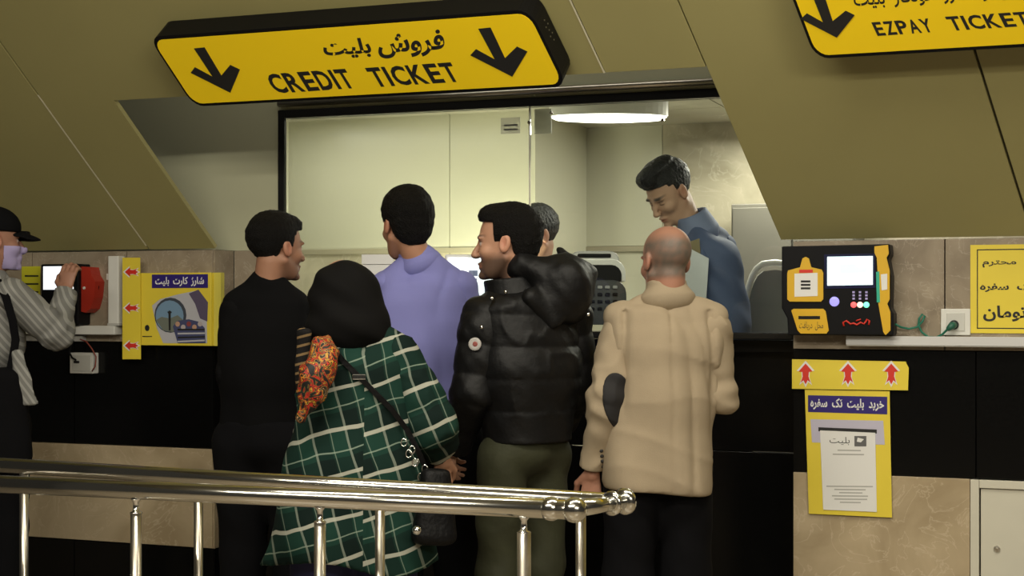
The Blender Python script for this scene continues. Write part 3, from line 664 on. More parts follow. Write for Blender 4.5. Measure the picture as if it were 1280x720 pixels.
# ================================================================== THINGS IN THE BOOTH
# chrome rimmed chair backs
def chair(px0, px1, pyt, pyb, Z, label):
    a = dpt(px0, pyb, Z); b = dpt(px1, pyb, Z); zt = dpt(px0, pyt, Z)[2]; c = (a + b) / 2
    wdt = np.dot(b - a, RV); t = thing('office_chair', label, 'chair', (c[0], c[1], .2), YAW)
    L = lambda u, w_, z: c * (1, 1, 0) + RV * u + FV * w_ + UP * z
    hh = zt - .78
    path = [L(-wdt / 2, 0, .78)] + [L(-wdt / 2 * (abs(math.cos(q)) ** .55) * (1 if math.cos(q) > 0 else -1), .02, .78 + hh * .45 + hh * .55 * math.sin(q)) for q in np.linspace(0, math.pi, 19)] + [L(wdt / 2, 0, .78)]
    tube('rim', path, .014, mat('bright_white_plastic', (.88, .88, .86), .3), t, 10)
    ins = [L(np.dot(p - c, RV) * .93, .015, .78 + (p[2] - .78) * .96) for p in path]
    prism('backrest', ins, FV * .03, mat('smoky_mesh', (.26, .27, .28), .3), t)
    box_c = L(0, .02, 0); v, f_ = boxm(box_c[0] - .22, box_c[0] + .22, box_c[1] - .0, box_c[1] + .4, .62, .68); mk('seat', v, f_, M_black, t, bev=.02)
    tube('stem', [L(0, .2, .25), L(0, .2, .62)], .03, M_chrome, t)
    for k in range(5):
        q = 2 * math.pi * k / 5; tube('foot', [L(0, .2, .27), L(.26 * math.cos(q), .2 + .26 * math.sin(q), .235)], .018, M_chrome, t, 8)
        
    return t
chair(928, 1012, 328, 440, 6.5, 'grey office chair with bright chrome rim at right end of booth')
# counting machine / printer with rounded silver rims
def dl(px, py, Z): return dpt(px, py, Z)
pr = thing('counting_machine', 'dark office machine with rounded silver rim behind the counter glass', 'machine', (*dl(742, 400, 6.35)[:2], 1.15), YAW)
def rsh(px0, px1, pyt, pyb, Z, th, m, name, n=4, r=.35):
    a = dl(px0, pyb, Z); b = dl(px1, pyt, Z); w_ = np.dot(b - a, RV); h_ = b[2] - a[2]
    pts = []
    for cx, cz, st in ((w_ - r * h_, h_ - r * h_, 0), (r * h_, h_ - r * h_, 90)):
        for k in range(n + 1):
            q = math.radians(st + 90 * k / n); pts.append((cx + r * h_ * math.cos(q), cz + r * h_ * math.sin(q)))
    pts += [(0, 0), (w_, 0)]
    return prism(name, [a + RV * u + UP * z for u, z in pts], FV * th, m, pr, bev=.004)
M_dg = mat('dark_grey_plastic', (.05, .055, .06), .3)
rsh(700, 783, 350, 406, 6.3, .24, M_dg, 'base', r=.3)
rsh(701, 782, 324, 352, 6.33, .2, mat('bright_white_plastic', (.88, .88, .86), .3), 'rim', r=.6)
rsh(708, 777, 331, 352, 6.315, .2, M_black, 'hood', r=.6)
rsh(712, 774, 314, 328, 6.38, .16, mat('silver_plastic', (.5, .5, .5), .3, metal=.6), 'top_cover', r=.8)
rsh(722, 764, 317, 322, 6.37, .16, M_black, 'top_slot', r=.4)
for r_ in range(4):
    for k in range(7): rsh(709 + k * 9.5, 715 + k * 9.5, 357 + r_ * 9, 361 + r_ * 9, 6.29, .012, M_black if r_ != 0 else mat('pale_key', (.35, .36, .37), .4), 'key', 1, .2)
# white printer near the desk lamp, left
wpz = thing('monitor', 'bright white lit screen on the booth counter behind the smiling man', 'screen', (*dl(580, 400, 6.3)[:2], 1.15), YAW)
def blk(name, px0, px1, pyt, pyb, Z, th, m, par, bev=.006):
    a = dl(px0, pyb, Z); b = dl(px1, pyt, Z); w_ = np.dot(b - a, RV); h_ = b[2] - a[2]
    return prism(name, [a, a + RV * w_, a + RV * w_ + UP * h_, a + UP * h_], FV * th, m, par, bev=bev)
M_bw = mat('bright_white_plastic', (.88, .88, .86), .3)
blk('casing', 556, 624, 318, 388, 6.3, .05, M_bw, wpz, .008); blk('screen', 560, 620, 322, 384, 6.295, .004, mat('monitor_glow', (.8, .85, .95), .4, emit=(.9, .95, 1), estr=1.0), wpz, .001)
for q in ((586, 597, 338, 345), (590, 596, 348, 362), (580, 588, 352, 358)): blk('screen_image', *q, 6.293, .001, mat('blue_grey', (.25, .3, .5), .4), wpz, 0)
blk('stand', 582, 596, 388, 400, 6.32, .03, M_bw, wpz, .002)
pc = thing('paper_stack', 'small stack of white paper left of the man in blue shirt', 'paper', (*dl(470, 350, 6.2)[:2], 1.15), YAW)
for k in range(5): blk('sheet', 452 + k % 2, 492 + k % 2, 318 + k * 13, 318 + k * 13 + 12.4, 6.25, .2, M_bw, pc, .001)
dlp = thing('desk_lamp', 'small desk lamp behind the white printer hidden by the smiling man', 'lamp', (-.40, .70, 1.15))
tube('stem', [(-.40, .76, 1.16), (-.40, .78, 1.25), (-.41, .68, 1.29)], .008, M_black, dlp); mk('base', *lathem((-.40, .76, 1.151), [(0, .06), (.012, .055)], seg=20), M_black, dlp)
# ================================================================== PEOPLE (signed distance bodies, meshed with openvdb)
f32 = np.float32
def V(*a): return np.array(a, float)
def unit(v): v = np.array(v, float); return v / (np.linalg.norm(v) + 1e-12)
def smin(a, b, k): h = np.clip(.5 + .5 * (b - a) / k, 0, 1); return b * (1 - h) + a * h - k * h * (1 - h)
def smax(a, b, k): return -smin(-a, -b, k)
def rc(a, b, ra, rb):
    a = np.array(a, float); b = np.array(b, float); ab = b - a; L2 = ab @ ab + 1e-9
    def f(p):
        q = p - a; t = np.clip((q @ ab) / L2, 0, 1); return np.linalg.norm(q - t[:, None] * ab, axis=1) - (ra + (rb - ra) * t)
    return f
def el(c, r, R=None):
    c = np.array(c, float); r = np.array(r, float)
    def f(p):
        q = p - c
        if R is not None: q = q @ R
        k0 = np.linalg.norm(q / r, axis=1); k1 = np.linalg.norm(q / (r * r), axis=1) + 1e-9; return k0 * (k0 - 1) / k1
    return f
def ec(a, b, A, B, side, pw=2.0):
    """tapered limb or trunk with an elliptical section; A, B = (half width, half depth)"""
    a = np.array(a, float); b = np.array(b, float); ab = b - a; L = np.linalg.norm(ab); n = ab / L
    s = unit(np.array(side) - n * np.dot(side, n)); fr = np.cross(n, s)
    def f(p):
        q = p - a; h = q @ n; t = np.clip(h / L, 0, 1); qs = q @ s; qf = q @ fr; qn = h - t * L
        rs = A[0] + (B[0] - A[0]) * t; rf = A[1] + (B[1] - A[1]) * t; rn = np.minimum(rs, rf) * .8
        x, y_, z = np.abs(qs / rs), np.abs(qf / rf), np.abs(qn / rn)
        k0 = np.sqrt(x * x + y_ * y_ + z * z) if pw == 2 else (x ** pw + y_ ** pw + z ** pw) ** (1 / pw)
        k1 = np.sqrt((x / rs) ** 2 + (y_ / rf) ** 2 + (z / rn) ** 2) + 1e-9
        return k0 * (k0 - 1) / k1
    return f
def U(ops, k=.02):
    def f(p):
        d = ops[0][0](p) if isinstance(ops[0], tuple) else ops[0](p)
        for o in ops[1:]:
            if isinstance(o, tuple): d = smin(d, o[0](p), o[1])
            else: d = smin(d, o(p), k)
        return d
    return f
def noise(p, fx, fy, fz, seed=0):
    x, y_, z = p[:, 0] * fx + seed * 1.7, p[:, 1] * fy + seed * .9, p[:, 2] * fz + seed * 2.3
    return (np.sin(x + 1.3 * np.sin(z * .7 + y_)) + np.sin(y_ * 1.3 + 1.1 * np.sin(x * .8)) * .7 + np.sin(z * 1.1 + 1.2 * np.sin(x * .9 - y_ * .6)) + .5 * np.sin(x * 2.1 + z * 1.7 + 1.1 * np.sin(y_ * 2))) / 3.2
def crease(p, fx, fy, fz, seed=0): return (1 - np.abs(noise(p, fx, fy, fz, seed))) ** 5
def mesh_sdf(f, lo, hi, h, margin=1.5):
    B = 8; lo = np.array(lo, float); n = np.ceil((np.array(hi) - lo) / h / B).astype(int) + 1
    bx = np.stack(np.meshgrid(*[np.arange(k) for k in n], indexing='ij'), -1).reshape(-1, 3)
    dc = f(lo + (bx + .5) * B * h)
    arr = np.repeat(np.repeat(np.repeat(np.where(dc > 0, 1., -1.).reshape(n), B, 0), B, 1), B, 2).astype(f32)
    act = bx[np.abs(dc) < B * h * .87 * margin]
    loc = np.stack(np.meshgrid(*[np.arange(B)] * 3, indexing='ij'), -1).reshape(-1, 3)
    for s in range(0, len(act), 400):
        blk_ = act[s:s + 400]; idx = (blk_[:, None, :] * B + loc[None]).reshape(-1, 3)
        arr[idx[:, 0], idx[:, 1], idx[:, 2]] = np.clip(f(lo + idx * h) / h, -3, 3) * .33
    arr[0] = arr[-1] = 1; arr[:, 0] = arr[:, -1] = 1; arr[:, :, 0] = arr[:, :, -1] = 1
    g_ = vdb.FloatGrid(1.0); g_.copyFromArray(arr, tolerance=1e-6); pts, q = g_.convertToQuads(isovalue=0)
    return lo + pts.astype(float) * h, np.asarray(q)[:, ::-1].astype(int)
def sdf_obj(name, parts, m, parent, cols=None, disp=None):
    vs, fs, off = [], [], 0
    for f, lo, hi, h in parts:
        v, q = mesh_sdf(f, lo, hi, h)
        if len(v) == 0: print('EMPTY', name); continue
        vs.append(v); fs.append(q + off); off += len(v)
    v = np.concatenate(vs); q = np.concatenate(fs)
    o = mk(name, v, q, m, parent, smooth=True, local=True, cols=cols(v) if cols else None); return o

def axes(face, pitch=0, roll=0):
    """columns: forward, left, up"""
    f = unit((face[0], face[1], 0)); l = V(-f[1], f[0], 0); u = V(0, 0, 1)
    cp_, sp_ = math.cos(pitch), math.sin(pitch); f2 = f * cp_ - u * sp_; u2 = u * cp_ + f * sp_
    cr_, sr_ = math.cos(roll), math.sin(roll); l2 = l * cr_ + u2 * sr_; u3 = u2 * cr_ - l * sr_
    return np.stack([f2, l2, u3], 1)
def head_ops(ears=1.0):
    o = [el((-.014, 0, .034), (.099, .076, .083)), (el((.026, 0, -.028), (.064, .060, .084)), .03), (el((.052, 0, -.088), (.034, .036, .026)), .028)]
    for s in (-1, 1):
        o += [(rc((-.004, s * .056, -.052), (.050, s * .022, -.098), .016, .016), .025), (el((.060, s * .036, -.030), (.026, .024, .022)), .018),
              (el((.080, s * .026, .019), (.013, .026, .008)), .014)]
    o += [(rc((.088, 0, .006), (.112, 0, -.034), .0065, .0105), .010), (el((.104, .0, -.039), (.014, .017, .009)), .007),
          (el((.088, 0, -.067), (.014, .023, .0065)), .007), (el((.086, 0, -.079), (.013, .020, .0075)), .007), (el((.083, 0, -.106), (.018, .019, .014)), .014)]
    base = U(o)
    def f(p):
        q = p.copy(); q[:, 1] = np.abs(q[:, 1]); d = base(q)
        d = smax(d, -el((.096, .031, .001), (.016, .019, .011))(q), .012)
        d = smin(d, el((.0735, .031, -.001), (.0125, .0135, .0115))(q), .003)
        d = smax(d, -el((.104, 0, -.0730), (.014, .026, .0018))(q), .003)
        Re = Matrix.Rotation(math.radians(-14), 3, 'Y'); Re = np.array(Re); er = el((-.008, .079, -.008), (.019 * ears, .010, .032 * ears), Re)(q)
        er = smax(er, -el((-.003, .089, -.004), (.011, .0075, .020), Re)(q), .005); return smin(d, er, .007)
    return f
def head_cols(q, beard=0, hair=None, tone=(.42, .20, .115), lips=(.33, .10, .07), brow=(.02, .014, .01), bald=False, lids=False):
    n = len(q); c = np.tile(np.array(tone), (n, 1)); x, y_, z = q[:, 0], np.abs(q[:, 1]), q[:, 2]
    nz = noise(q, 60, 60, 60) * .06; c *= (1 + nz)[:, None]
    def blend(mk_, col): c[:] = c * (1 - mk_[:, None]) + np.array(col) * mk_[:, None]
    st = lambda v, a, b: np.clip((v - a) / (b - a), 0, 1)
    blend(st(x, .0, -.005) * 0 + (np.exp(-((y_ - .078) / .012) ** 2 - ((z + .008) / .035) ** 2 - ((x + .008) / .02) ** 2)) * .45, (.50, .14, .09))
    if beard:
        jaw = st(-z, .030, .060) * st(x, -.03, .0); mus = np.exp(-((z + .053) / .008) ** 2 - (y_ / .028) ** 2) * st(x, .07, .085)
        m_ = np.clip(jaw * (1 - .75 * np.exp(-((z + .073) / .008) ** 2 - (y_ / .018) ** 2)) * (1 - .8 * np.exp(-((x - .07) / .02) ** 2 - ((z + .04) / .018) ** 2)) + mus, 0, 1) * beard
        blend(m_, (.055, .034, .024))
    blend(np.exp(-((z + .073) / .008) ** 4 - (y_ / .021) ** 4) * st(x, .078, .088) * .8, lips)
    blend(np.clip(np.exp(-((z - .024 - .06 * (y_ - .03) * 0) / .0055) ** 4 - ((y_ - .031) / .021) ** 4) * 1.0, 0, 1) * st(x, .05, .06), brow)
    if lids:
        blend(np.exp(-((z + .006) / .0016) ** 2 - ((y_ - .031) / .012) ** 6) * st(x, .066, .070), (.02, .012, .01)); return_eye = False
    eye = (0 if lids else 1) * np.exp(-((z + .001) / .0058) ** 6 - ((y_ - .031) / .0125) ** 6) * st(x, .070, .074)
    blend(eye, (.55, .5, .47)); blend((0 if lids else 1) * np.exp(-((z + .001) / .006) ** 4 - ((y_ - .031) / .006) ** 4) * st(x, .07, .076), (.012, .008, .006))
    blend(np.exp(-((z - .0058) / .0018) ** 2 - ((y_ - .031) / .015) ** 6) * st(x, .068, .072), (.02, .012, .01))
    if bald:
        h = st(-x, -.035, .0) * st(z, -.075, -.055) * (1 - np.exp(-((y_ - .08) / .012) ** 2 - ((z + .01) / .03) ** 2))
        crown = st(z, .050, .085) * 1.0 + 0 * z
        crown = np.clip(crown + st(x, .02, .05) * st(z, .02, .05), 0, 1)
        m_ = np.clip(h * (1 - .85 * crown) * .86 * (1 + .2 * noise(q, 150, 150, 150)), 0, 1); blend(m_, (.125, .105, .085))
    return np.clip(c, 0, 1)
def hair_sdf(style):
    def f(p):
        q = p; x, y_, z = q[:, 0], np.abs(q[:, 1]), q[:, 2]
        d = el((-.018, 0, .040), (.108 + style.get('thick', 0), .084 + style.get('side', 0), .091 + style.get('thick', 0)))(q)
        for c, r in style.get('lumps', ()): d = smin(d, el(c, r)(q), .02)
        d = d + .0030 * noise(q, 380, 380, 170) + .002 * noise(q, 90, 90, 70, 3)
        # face opening
        fl_ = style.get('line', .062); face = np.minimum(x - style.get('fx', .045) - .25 * (z - fl_) * 0, fl_ - z + .15 * (x - .08))
        temple = np.minimum(x - style.get('sb', .018), .045 - z)
        ear = np.minimum(np.minimum(x + .030, .028 - x * 0 - z), y_ - .045) if style.get('ear', 1) else np.full(len(x), -1.)
        sideb = np.minimum(x - (-.028), style.get('sl', .012) - z)
        nape = (style.get('nape', -.075) - z)
        low = np.minimum(x + .0, -.0 - z)
        cut = np.maximum(np.maximum(face, temple), np.maximum(nape, low)); cut = np.maximum(cut, sideb if style.get('ear', 1) else cut)
        return smax(d, cut, .006)
    return f

def hand_ops(wr, dr_, pn, curl=.6, side=1, s=1.0, spread=.0):
    """wr wrist, dr_ pointing direction, pn palm normal (fingers curl towards it); side=+1 thumb on cross(dr,pn) side"""
    d = unit(dr_); n = unit(np.array(pn) - d * np.dot(pn, d)); t = np.cross(d, n) * side; o = []
    o.append(ec(wr + d * .012 * s, wr + d * .082 * s, (.026 * s, .014 * s), (.038 * s, .012 * s), t))
    for k, (L, off) in enumerate(((.072, .030), (.080, .010), (.075, -.010), (.060, -.029))):
        b = wr + d * (.086 - abs(off) * .15) * s + t * off * s; ang = curl * (.8 + .1 * k); P = [b]
        for j, fr_ in enumerate((.45, .30, .25)):
            a_ = ang * (j + .8); dd = unit(d * math.cos(a_) + n * math.sin(a_) + t * spread * off * 10); P.append(P[-1] + dd * L * fr_ * s)
        for j in range(3): o.append((rc(P[j], P[j + 1], (.0092 - .0010 * j) * s, (.0085 - .0010 * j) * s), .005))
    b = wr + d * .022 * s + t * .024 * s; m1 = b + unit(d * .65 + t * .65 + n * .35) * .042 * s; m2 = m1 + unit(d * .85 + t * .15 + n * .45) * .032 * s; m3 = m2 + unit(d * .8 - t * .1 + n * .6) * .024 * s
    o += [(rc(b, m1, .014 * s, .011 * s), .012), (rc(m1, m2, .0105 * s, .0095 * s), .006), (rc(m2, m3, .0095 * s, .008 * s), .004)]
    return o

class Figure:
    def __init__(s, label, px0, scale, floor=0., name='person', cat='person'):
        s.Z0 = F / scale; s.px0 = px0; s.U0 = (px0 - 640) / F * s.Z0
        base = CAM + s.Z0 * FV + s.U0 * RV; s.floor = floor
        s.root = thing(name, label, cat, (base[0], base[1], floor), YAW)
    def J(s, px, py, dw=0.):
        Z = s.Z0 + dw; return V((px - 640) / F * Z - s.U0, dw, H + (HOR - py) / F * Z - s.floor)
    def head(s, c, face, pitch=0, roll=0, scale=1.0, **kw):
        s.hc = np.array(c, float); s.hR = axes(face, pitch, roll); s.hs = scale; s.hkw = kw; s.hf = head_ops(kw.pop('ears', 1.0))
    def tohead(s, p): return (p - s.hc) @ s.hR / s.hs
    def fromhead(s, q): return s.hc + s.hR @ (np.array(q, float) * s.hs)
    def body(s, chest, face, sw=.19, pelvis=None, arms=(), legs=True, stride=0., neck=None, hands=()):
        """chest: base of the neck; arms: list of (shoulder, elbow, wrist)"""
        s.chest = chest; s.face = unit((face[0], face[1], 0)); s.side = V(-s.face[1], s.face[0], 0)
        s.pelvis = pelvis if pelvis is not None else V(chest[0], chest[1], .93); s.arms = arms; s.sw = sw
        nb = chest + V(0, 0, .02); nt = s.fromhead((-.028, 0, -.055))
        ops = [ec(s.pelvis, s.pelvis + (chest - s.pelvis) * .45, (.155, .105), (.135, .10), s.side),
               (ec(s.pelvis + (chest - s.pelvis) * .45, chest + V(0, 0, -.10), (.135, .10), (.165, .105), s.side), .05),
               (rc(chest + s.side * (sw - .06) + V(0, 0, -.06), chest - s.side * (sw - .06) + V(0, 0, -.06), .05, .05), .05), (rc(nb - V(0, 0, .05), nt, .056, .050), .03)]
        for a in arms:
            sh, elb, wr = a[:3]; ops += [(rc(sh, elb, .052, .040), .03), (rc(elb, wr, .041, .027), .02)]
        if legs:
            s.legs = []
            for k in (-1, 1):
                hip = s.pelvis + s.side * .088 * k - V(0, 0, .05); ank = V(s.pelvis[0], s.pelvis[1], .09) + s.side * .11 * k + s.face * stride * k
                kn = (hip + ank) / 2 + s.face * .02; s.legs.append((hip, kn, ank))
                ops += [(rc(hip, kn, .085, .056), .04), (rc(kn, ank, .055, .036), .02)]
                ops += [(ec(ank + V(0, 0, -.045) - s.face * .03, ank + V(0, 0, -.055) + s.face * .13, (.035, .035), (.042, .025), s.side), .03)]
        s.body_f = U(ops); hf = s.hf; hs = s.hs
        neckf = rc(nb - V(0, 0, .06), nt, .055, .050)
        hw = lambda p: smin(hf(s.tohead(p)) * hs, neckf(p), .02)
        tone = s.hkw.get('tone', (.42, .20, .115)); cut = chest[2] - .0
        full = lambda p: smin(s.body_f(p), hw(p), .015)
        P = [chest, s.pelvis] + [x for a in arms for x in a[:3]] + ([x for l in s.legs for x in l] + [l[2] + V(0, 0, -.08) for l in s.legs] if legs else [])
        lo = np.min(P, 0) - .16; hi = np.max(P, 0) + .16; hi[2] = cut + .03; lo[2] = max(lo[2], -.03)
        parts = [(lambda p: np.maximum(full(p), p[:, 2] - cut - .012), lo, hi, .016),
                 (lambda p: np.maximum(hw(p), cut - p[:, 2] - .02), s.hc - .19, s.hc + .19, .0042)]
        for hnd in hands:
            wr = hnd[0]; hop = U([rc(wr - unit(hnd[1]) * .06, wr + unit(hnd[1]) * .015, .028, .025)] + hand_ops(*hnd), .006)
            c_ = wr + unit(hnd[1]) * .07; parts.append((hop, c_ - .14, c_ + .14, .0045))
        def cols(v):
            c = np.tile(np.array(tone), (len(v), 1)) * (1 + .05 * noise(v, 40, 40, 40))[:, None]
            q = s.tohead(v); m_ = np.linalg.norm(q, axis=1) < .19; c[m_] = head_cols(q[m_], **s.hkw); return c
        s.clothes = []
        def finish():
            cl_ = s.clothes
            def inner(p):
                d = cl_[0](p)
                for g3 in cl_[1:]: d = np.minimum(d, g3(p))
                return np.maximum(parts0(p), d + .014)
            parts[0] = (inner,) + parts[0][1:]; sdf_obj('body', parts, M_skin, s.root, cols)
        parts0 = parts[0][0]; s.finish = finish
    def garment(s, name, f, lo, hi, h, m, **kw):
        if hasattr(s, 'clothes'): s.clothes.append(f)
        return sdf_obj(name, [(f, lo, hi, h)], m, s.root)
    def hair(s, style, m, name='hair'):
        hf = hair_sdf(style); return sdf_obj(name, [(lambda p: hf(s.tohead(p)) * s.hs, s.hc - .17 - .03, s.hc + .20, .0045)], m, s.root)
    def trousers(s, m, top=None, r=(.115, .082, .075), name='trousers', wr=.006, w=(.175, .13)):
        top = top or s.pelvis[2] + .08; ops = [ec(s.pelvis - V(0, 0, .04), V(s.pelvis[0], s.pelvis[1], top), w, (w[0] * .93, w[1] * .93), s.side)]
        for hip, kn, ank in s.legs: ops += [(rc(hip, kn, r[0], r[1]), .03), (rc(kn, ank + V(0, 0, -.02), r[1], r[2]), .02)]
        f0 = U(ops)
        f = lambda p: np.maximum(np.maximum(f0(p) + wr * noise(p, 22, 22, 30, 3), p[:, 2] - top), .045 - p[:, 2])
        P = [s.pelvis] + [x for l in s.legs for x in l]; lo = np.min(P, 0) - .2; hi = np.max(P, 0) + .2; hi[2] = top + .03; lo[2] = .01
        s.garment(name, f, lo, hi, .012, m)
    def shoes(s, m=None):
        for hip, kn, ank in s.legs:
            a = V(ank[0], ank[1], .045); f = U([ec(a - s.face * .05, a + s.face * .15, (.044, .045), (.048, .034), s.side), (rc(a + V(0, 0, .01), a + V(0, 0, .06), .045, .042), .02)])
            g2 = lambda p: np.maximum(f(p), -p[:, 2] + .001); s.garment('shoe', g2, a - (.24, .24, .08), a + (.24, .24, .12), .01, m or M_blackm)
def fold(p, side, c, amp, n, z0, z1):
    u = (p - c) @ side; return amp * np.sin(u * n + 2.5 * np.sin(p[:, 2] * 4)) * np.clip((z1 - p[:, 2]) / (z1 - z0), 0, 1)
M_beige = mat('beige_cotton', (.355, .285, .195), .85, bump=.12, bscale=300, var=.04, vscale=14, spec=.2)
M_blkcloth = mat('black_cloth', (.005, .005, .006), .9, spec=.1, bump=.1, bscale=250)
M_blktee = mat('black_knit', (.004, .004, .0045), .9, spec=.1)
M_hij = mat('black_hijab', (.0045, .0042, .0042), .85, spec=.12)
M_nav = mat('dark_trousers', (.0045, .0045, .0055), .9, spec=.1)

# ---- elderly man in beige jacket
P1 = Figure('person with balding grey head in beige jacket with black elbow patch, seen from behind', 832, 375)
J = P1.J
P1.head(J(832, 326), (-.42, .9), pitch=.10, roll=.03, scale=.97, bald=True, tone=(.39, .19, .125))
ch = J(835, 374, -.01); pv = J(823, 560, 0); fc = (-.12, 1)
LA = (J(772, 405, 0), J(757, 500, -.05), J(742, 588, .02)); RA = (J(890, 405, 0), J(897, 492, .03), J(893, 486, .27))
P1.body(ch, fc, .19, V(pv[0], pv[1], .90), arms=(LA, RA), hands=((LA[2] + V(-.004, 0, .0), V(-.05, .05, -1), V(.25, .95, 0), .55, -1),))
sd = P1.side
hem = J(823, 613)[2]
tor = U([ec(J(823, 600, 0), J(828, 500, 0), (.192, .145), (.168, .13), sd, 2.3), (ec(J(828, 500, 0), J(833, 425, 0), (.165, .125), (.182, .118), sd, 2.3), .05),
         (ec(J(833, 430, 0), J(833, 402, -.005), (.180, .112), (.178, .085), sd, 2.6), .03), (rc(J(771, 395, 0), J(832, 376, -.01), .044, .055), .03), (rc(J(893, 395, 0), J(832, 376, -.01), .044, .055), .03)])
cl = J(834, 362, -.005)
def jacket1(p):
    d = tor(p); u = (p - J(829, 480)) @ sd; z = p[:, 2]
    d = d + fold(p, sd, cl, .008, 30, hem, 1.45) + .005 * noise(p, 13, 13, 16, 1) + .012 * crease(p, 15, 12, 2.5, 2) - .004 * crease(p, 8, 8, 22, 5)
    d = d + .012 * np.exp(-((np.abs(u) - .150 + .06 * np.clip(z - 1.15, 0, 1)) / .012) ** 2) * np.clip((z - 1.0) / .1, 0, 1) * (z < 1.36)
    back = p[:, 1] < 0
    d = d + np.where(back, .006 * np.exp(-((u + .005) / .006) ** 2), 0)
    d = np.maximum(d, hem + .012 * np.sin(u * 9) - z)
    return d
P1.garment('jacket', jacket1, (-.34, -.28, hem - .04), (.34, .28, J(0, 345)[2]), .0085, M_beige)
def sleeve(fig, name, sh, elb, wr, r, m, wrk=.006, seed=1, h=.0075, cutw=True, k=.02):
    f0 = U([rc(sh, elb, r[0], r[1]), (rc(elb, wr, r[1], r[2]), k)]); dd = unit(wr - elb)
    def f(p):
        d = f0(p) - wrk * .9 * crease(p, 16, 16, 22, seed + 3) + wrk * noise(p, 26, 26, 38, seed) * np.clip(np.linalg.norm(p - sh, axis=1) / .1, 0, 1) + .55 * wrk * np.sin(((p - elb) @ unit(elb - sh)) * 90) * np.exp(-(np.linalg.norm(p - elb, axis=1) / .09) ** 2)
        return np.maximum(d, (p - wr) @ dd)
    P = np.array([sh, elb, wr]); o = fig.garment(name, f, P.min(0) - .12, P.max(0) + .12, h, m); return o, f
_, sf = sleeve(P1, 'sleeve', J(775, 410, 0), LA[1], LA[2] + V(0, 0, .01), (.060, .060, .046), M_beige, .010)
sleeve(P1, 'sleeve', J(890, 410, 0), RA[1], RA[2], (.060, .062, .05), M_beige, .010, 2)
# elbow patch: shell of the sleeve inside a tapered outline
pc_ = J(768, 502, -.05)
def patchf(p):
    x = (p[:, 0] - pc_[0] + .008) / .060; z = (p[:, 2] - pc_[2]) / .098
    m_ = np.sqrt((x - .35 + .25 * z) ** 2 * 1.2 + z ** 2) - 1
    return np.maximum(np.maximum(sf(p) - .004, m_ * .05), np.maximum(p[:, 1] - LA[1][1] + .005, (p[:, 0] - pc_[0]) - .035))
P1.garment('elbow_patch', patchf, pc_ - .13, pc_ + .13, .005, mat('black_patch', (.012, .011, .012), .8))
colf = U([ec(J(834, 371, -.005), J(833, 359, 0), (.094, .080), (.068, .070), sd, 2.2)])
P1.garment('collar', lambda p: np.maximum(np.maximum(colf(p), -(colf(p) + .016)), p[:, 2] - J(0, 349)[2] - .1 * (p[:, 1])), cl - .15, cl + .15, .006, M_beige)
for k in range(4):
    for dw in np.linspace(-.2, .15, 120):
        q = J(753.5 - k * .6, 583 - k * 6.5, dw)
        if sf(q[None])[0] < .001: break
    mk('button', *ballm(q, .0065), M_ink, P1.root, smooth=True, local=True)
P1.trousers(M_nav, top=.84, r=(.098, .082, .075), w=(.15, .11)); P1.shoes()

# ---- smiling man in black quilted jacket
P2 = Figure('person smiling in profile, in black quilted hooded jacket and olive trousers', 655, 375)
J = P2.J
P2.head(J(633, 303), (-.97, .16), pitch=.06, roll=.0, beard=.88, tone=(.47, .25, .16))
fc = unit((-.62, .78, 0)); sd = V(-fc[1], fc[0], 0)
ch = J(652, 362, 0.0); pv = J(655, 560, 0)
LA = (J(607, 402, -.06), J(592, 492, -.08), J(570, 556, .10)); RA = (J(708, 396, .08), J(722, 485, .12), J(700, 530, .24))
P2.body(ch, fc, .19, V(pv[0], pv[1], .93), arms=(LA, RA), hands=((LA[2], LA[2] - LA[1], V(.3, .4, -.6), .7, 1),))
hem2 = J(0, 551)[2]
t2 = U([ec(J(660, 545, 0), J(658, 460, 0), (.155, .125), (.175, .145), sd, 2.3), (ec(J(658, 460, 0), J(656, 400, 0), (.175, .145), (.18, .13), sd, 2.3), .05),
        (rc(J(614, 392, -.03), J(654, 366, 0), .055, .06), .04), (rc(J(700, 386, .05), J(654, 366, 0), .055, .06), .04)])
def quilt(z, amp, per=.092, ph=0.): s_ = np.abs(np.sin((z + ph) * math.pi / per)); return -amp * s_ ** .55 + amp * .6
M_puff = mat('black_nylon', (.0042, .0042, .0046), .52, spec=.26, bump=.4, bscale=26)
def jk2(p):
    z = p[:, 2]; d = t2(p) + quilt(z, .009, .105, .02) * np.clip((z - hem2 - .085) / .01, 0, 1) + .005 * noise(p, 30, 30, 45, 2) - .006 * crease(p, 30, 30, 22, 5) * np.clip((z - hem2 - .085) / .01, 0, 1)
    return np.maximum(d, hem2 - z)
P2.garment('jacket', jk2, (-.34, -.3, hem2 - .04), (.34, .3, J(0, 335)[2]), .007, M_puff)
def sl2(sh, elb, wr, seed, r=(.085, .072, .052)):
    f0 = U([rc(sh, elb, r[0], r[1]), (rc(elb, wr, r[1], r[2]), .02)]); ax = unit(elb - sh)
    def f(p):
        t = (p - sh) @ ax; d = f0(p) + quilt(t, .008, .10, seed * .02) + .006 * noise(p, 40, 40, 50, seed); return np.maximum(d, (p - wr) @ unit(wr - elb))
    P = np.array([sh, elb, wr]); P2.garment('sleeve', f, P.min(0) - .13, P.max(0) + .13, .007, M_puff)
sl2(*LA, 1); sl2(*RA, 2)
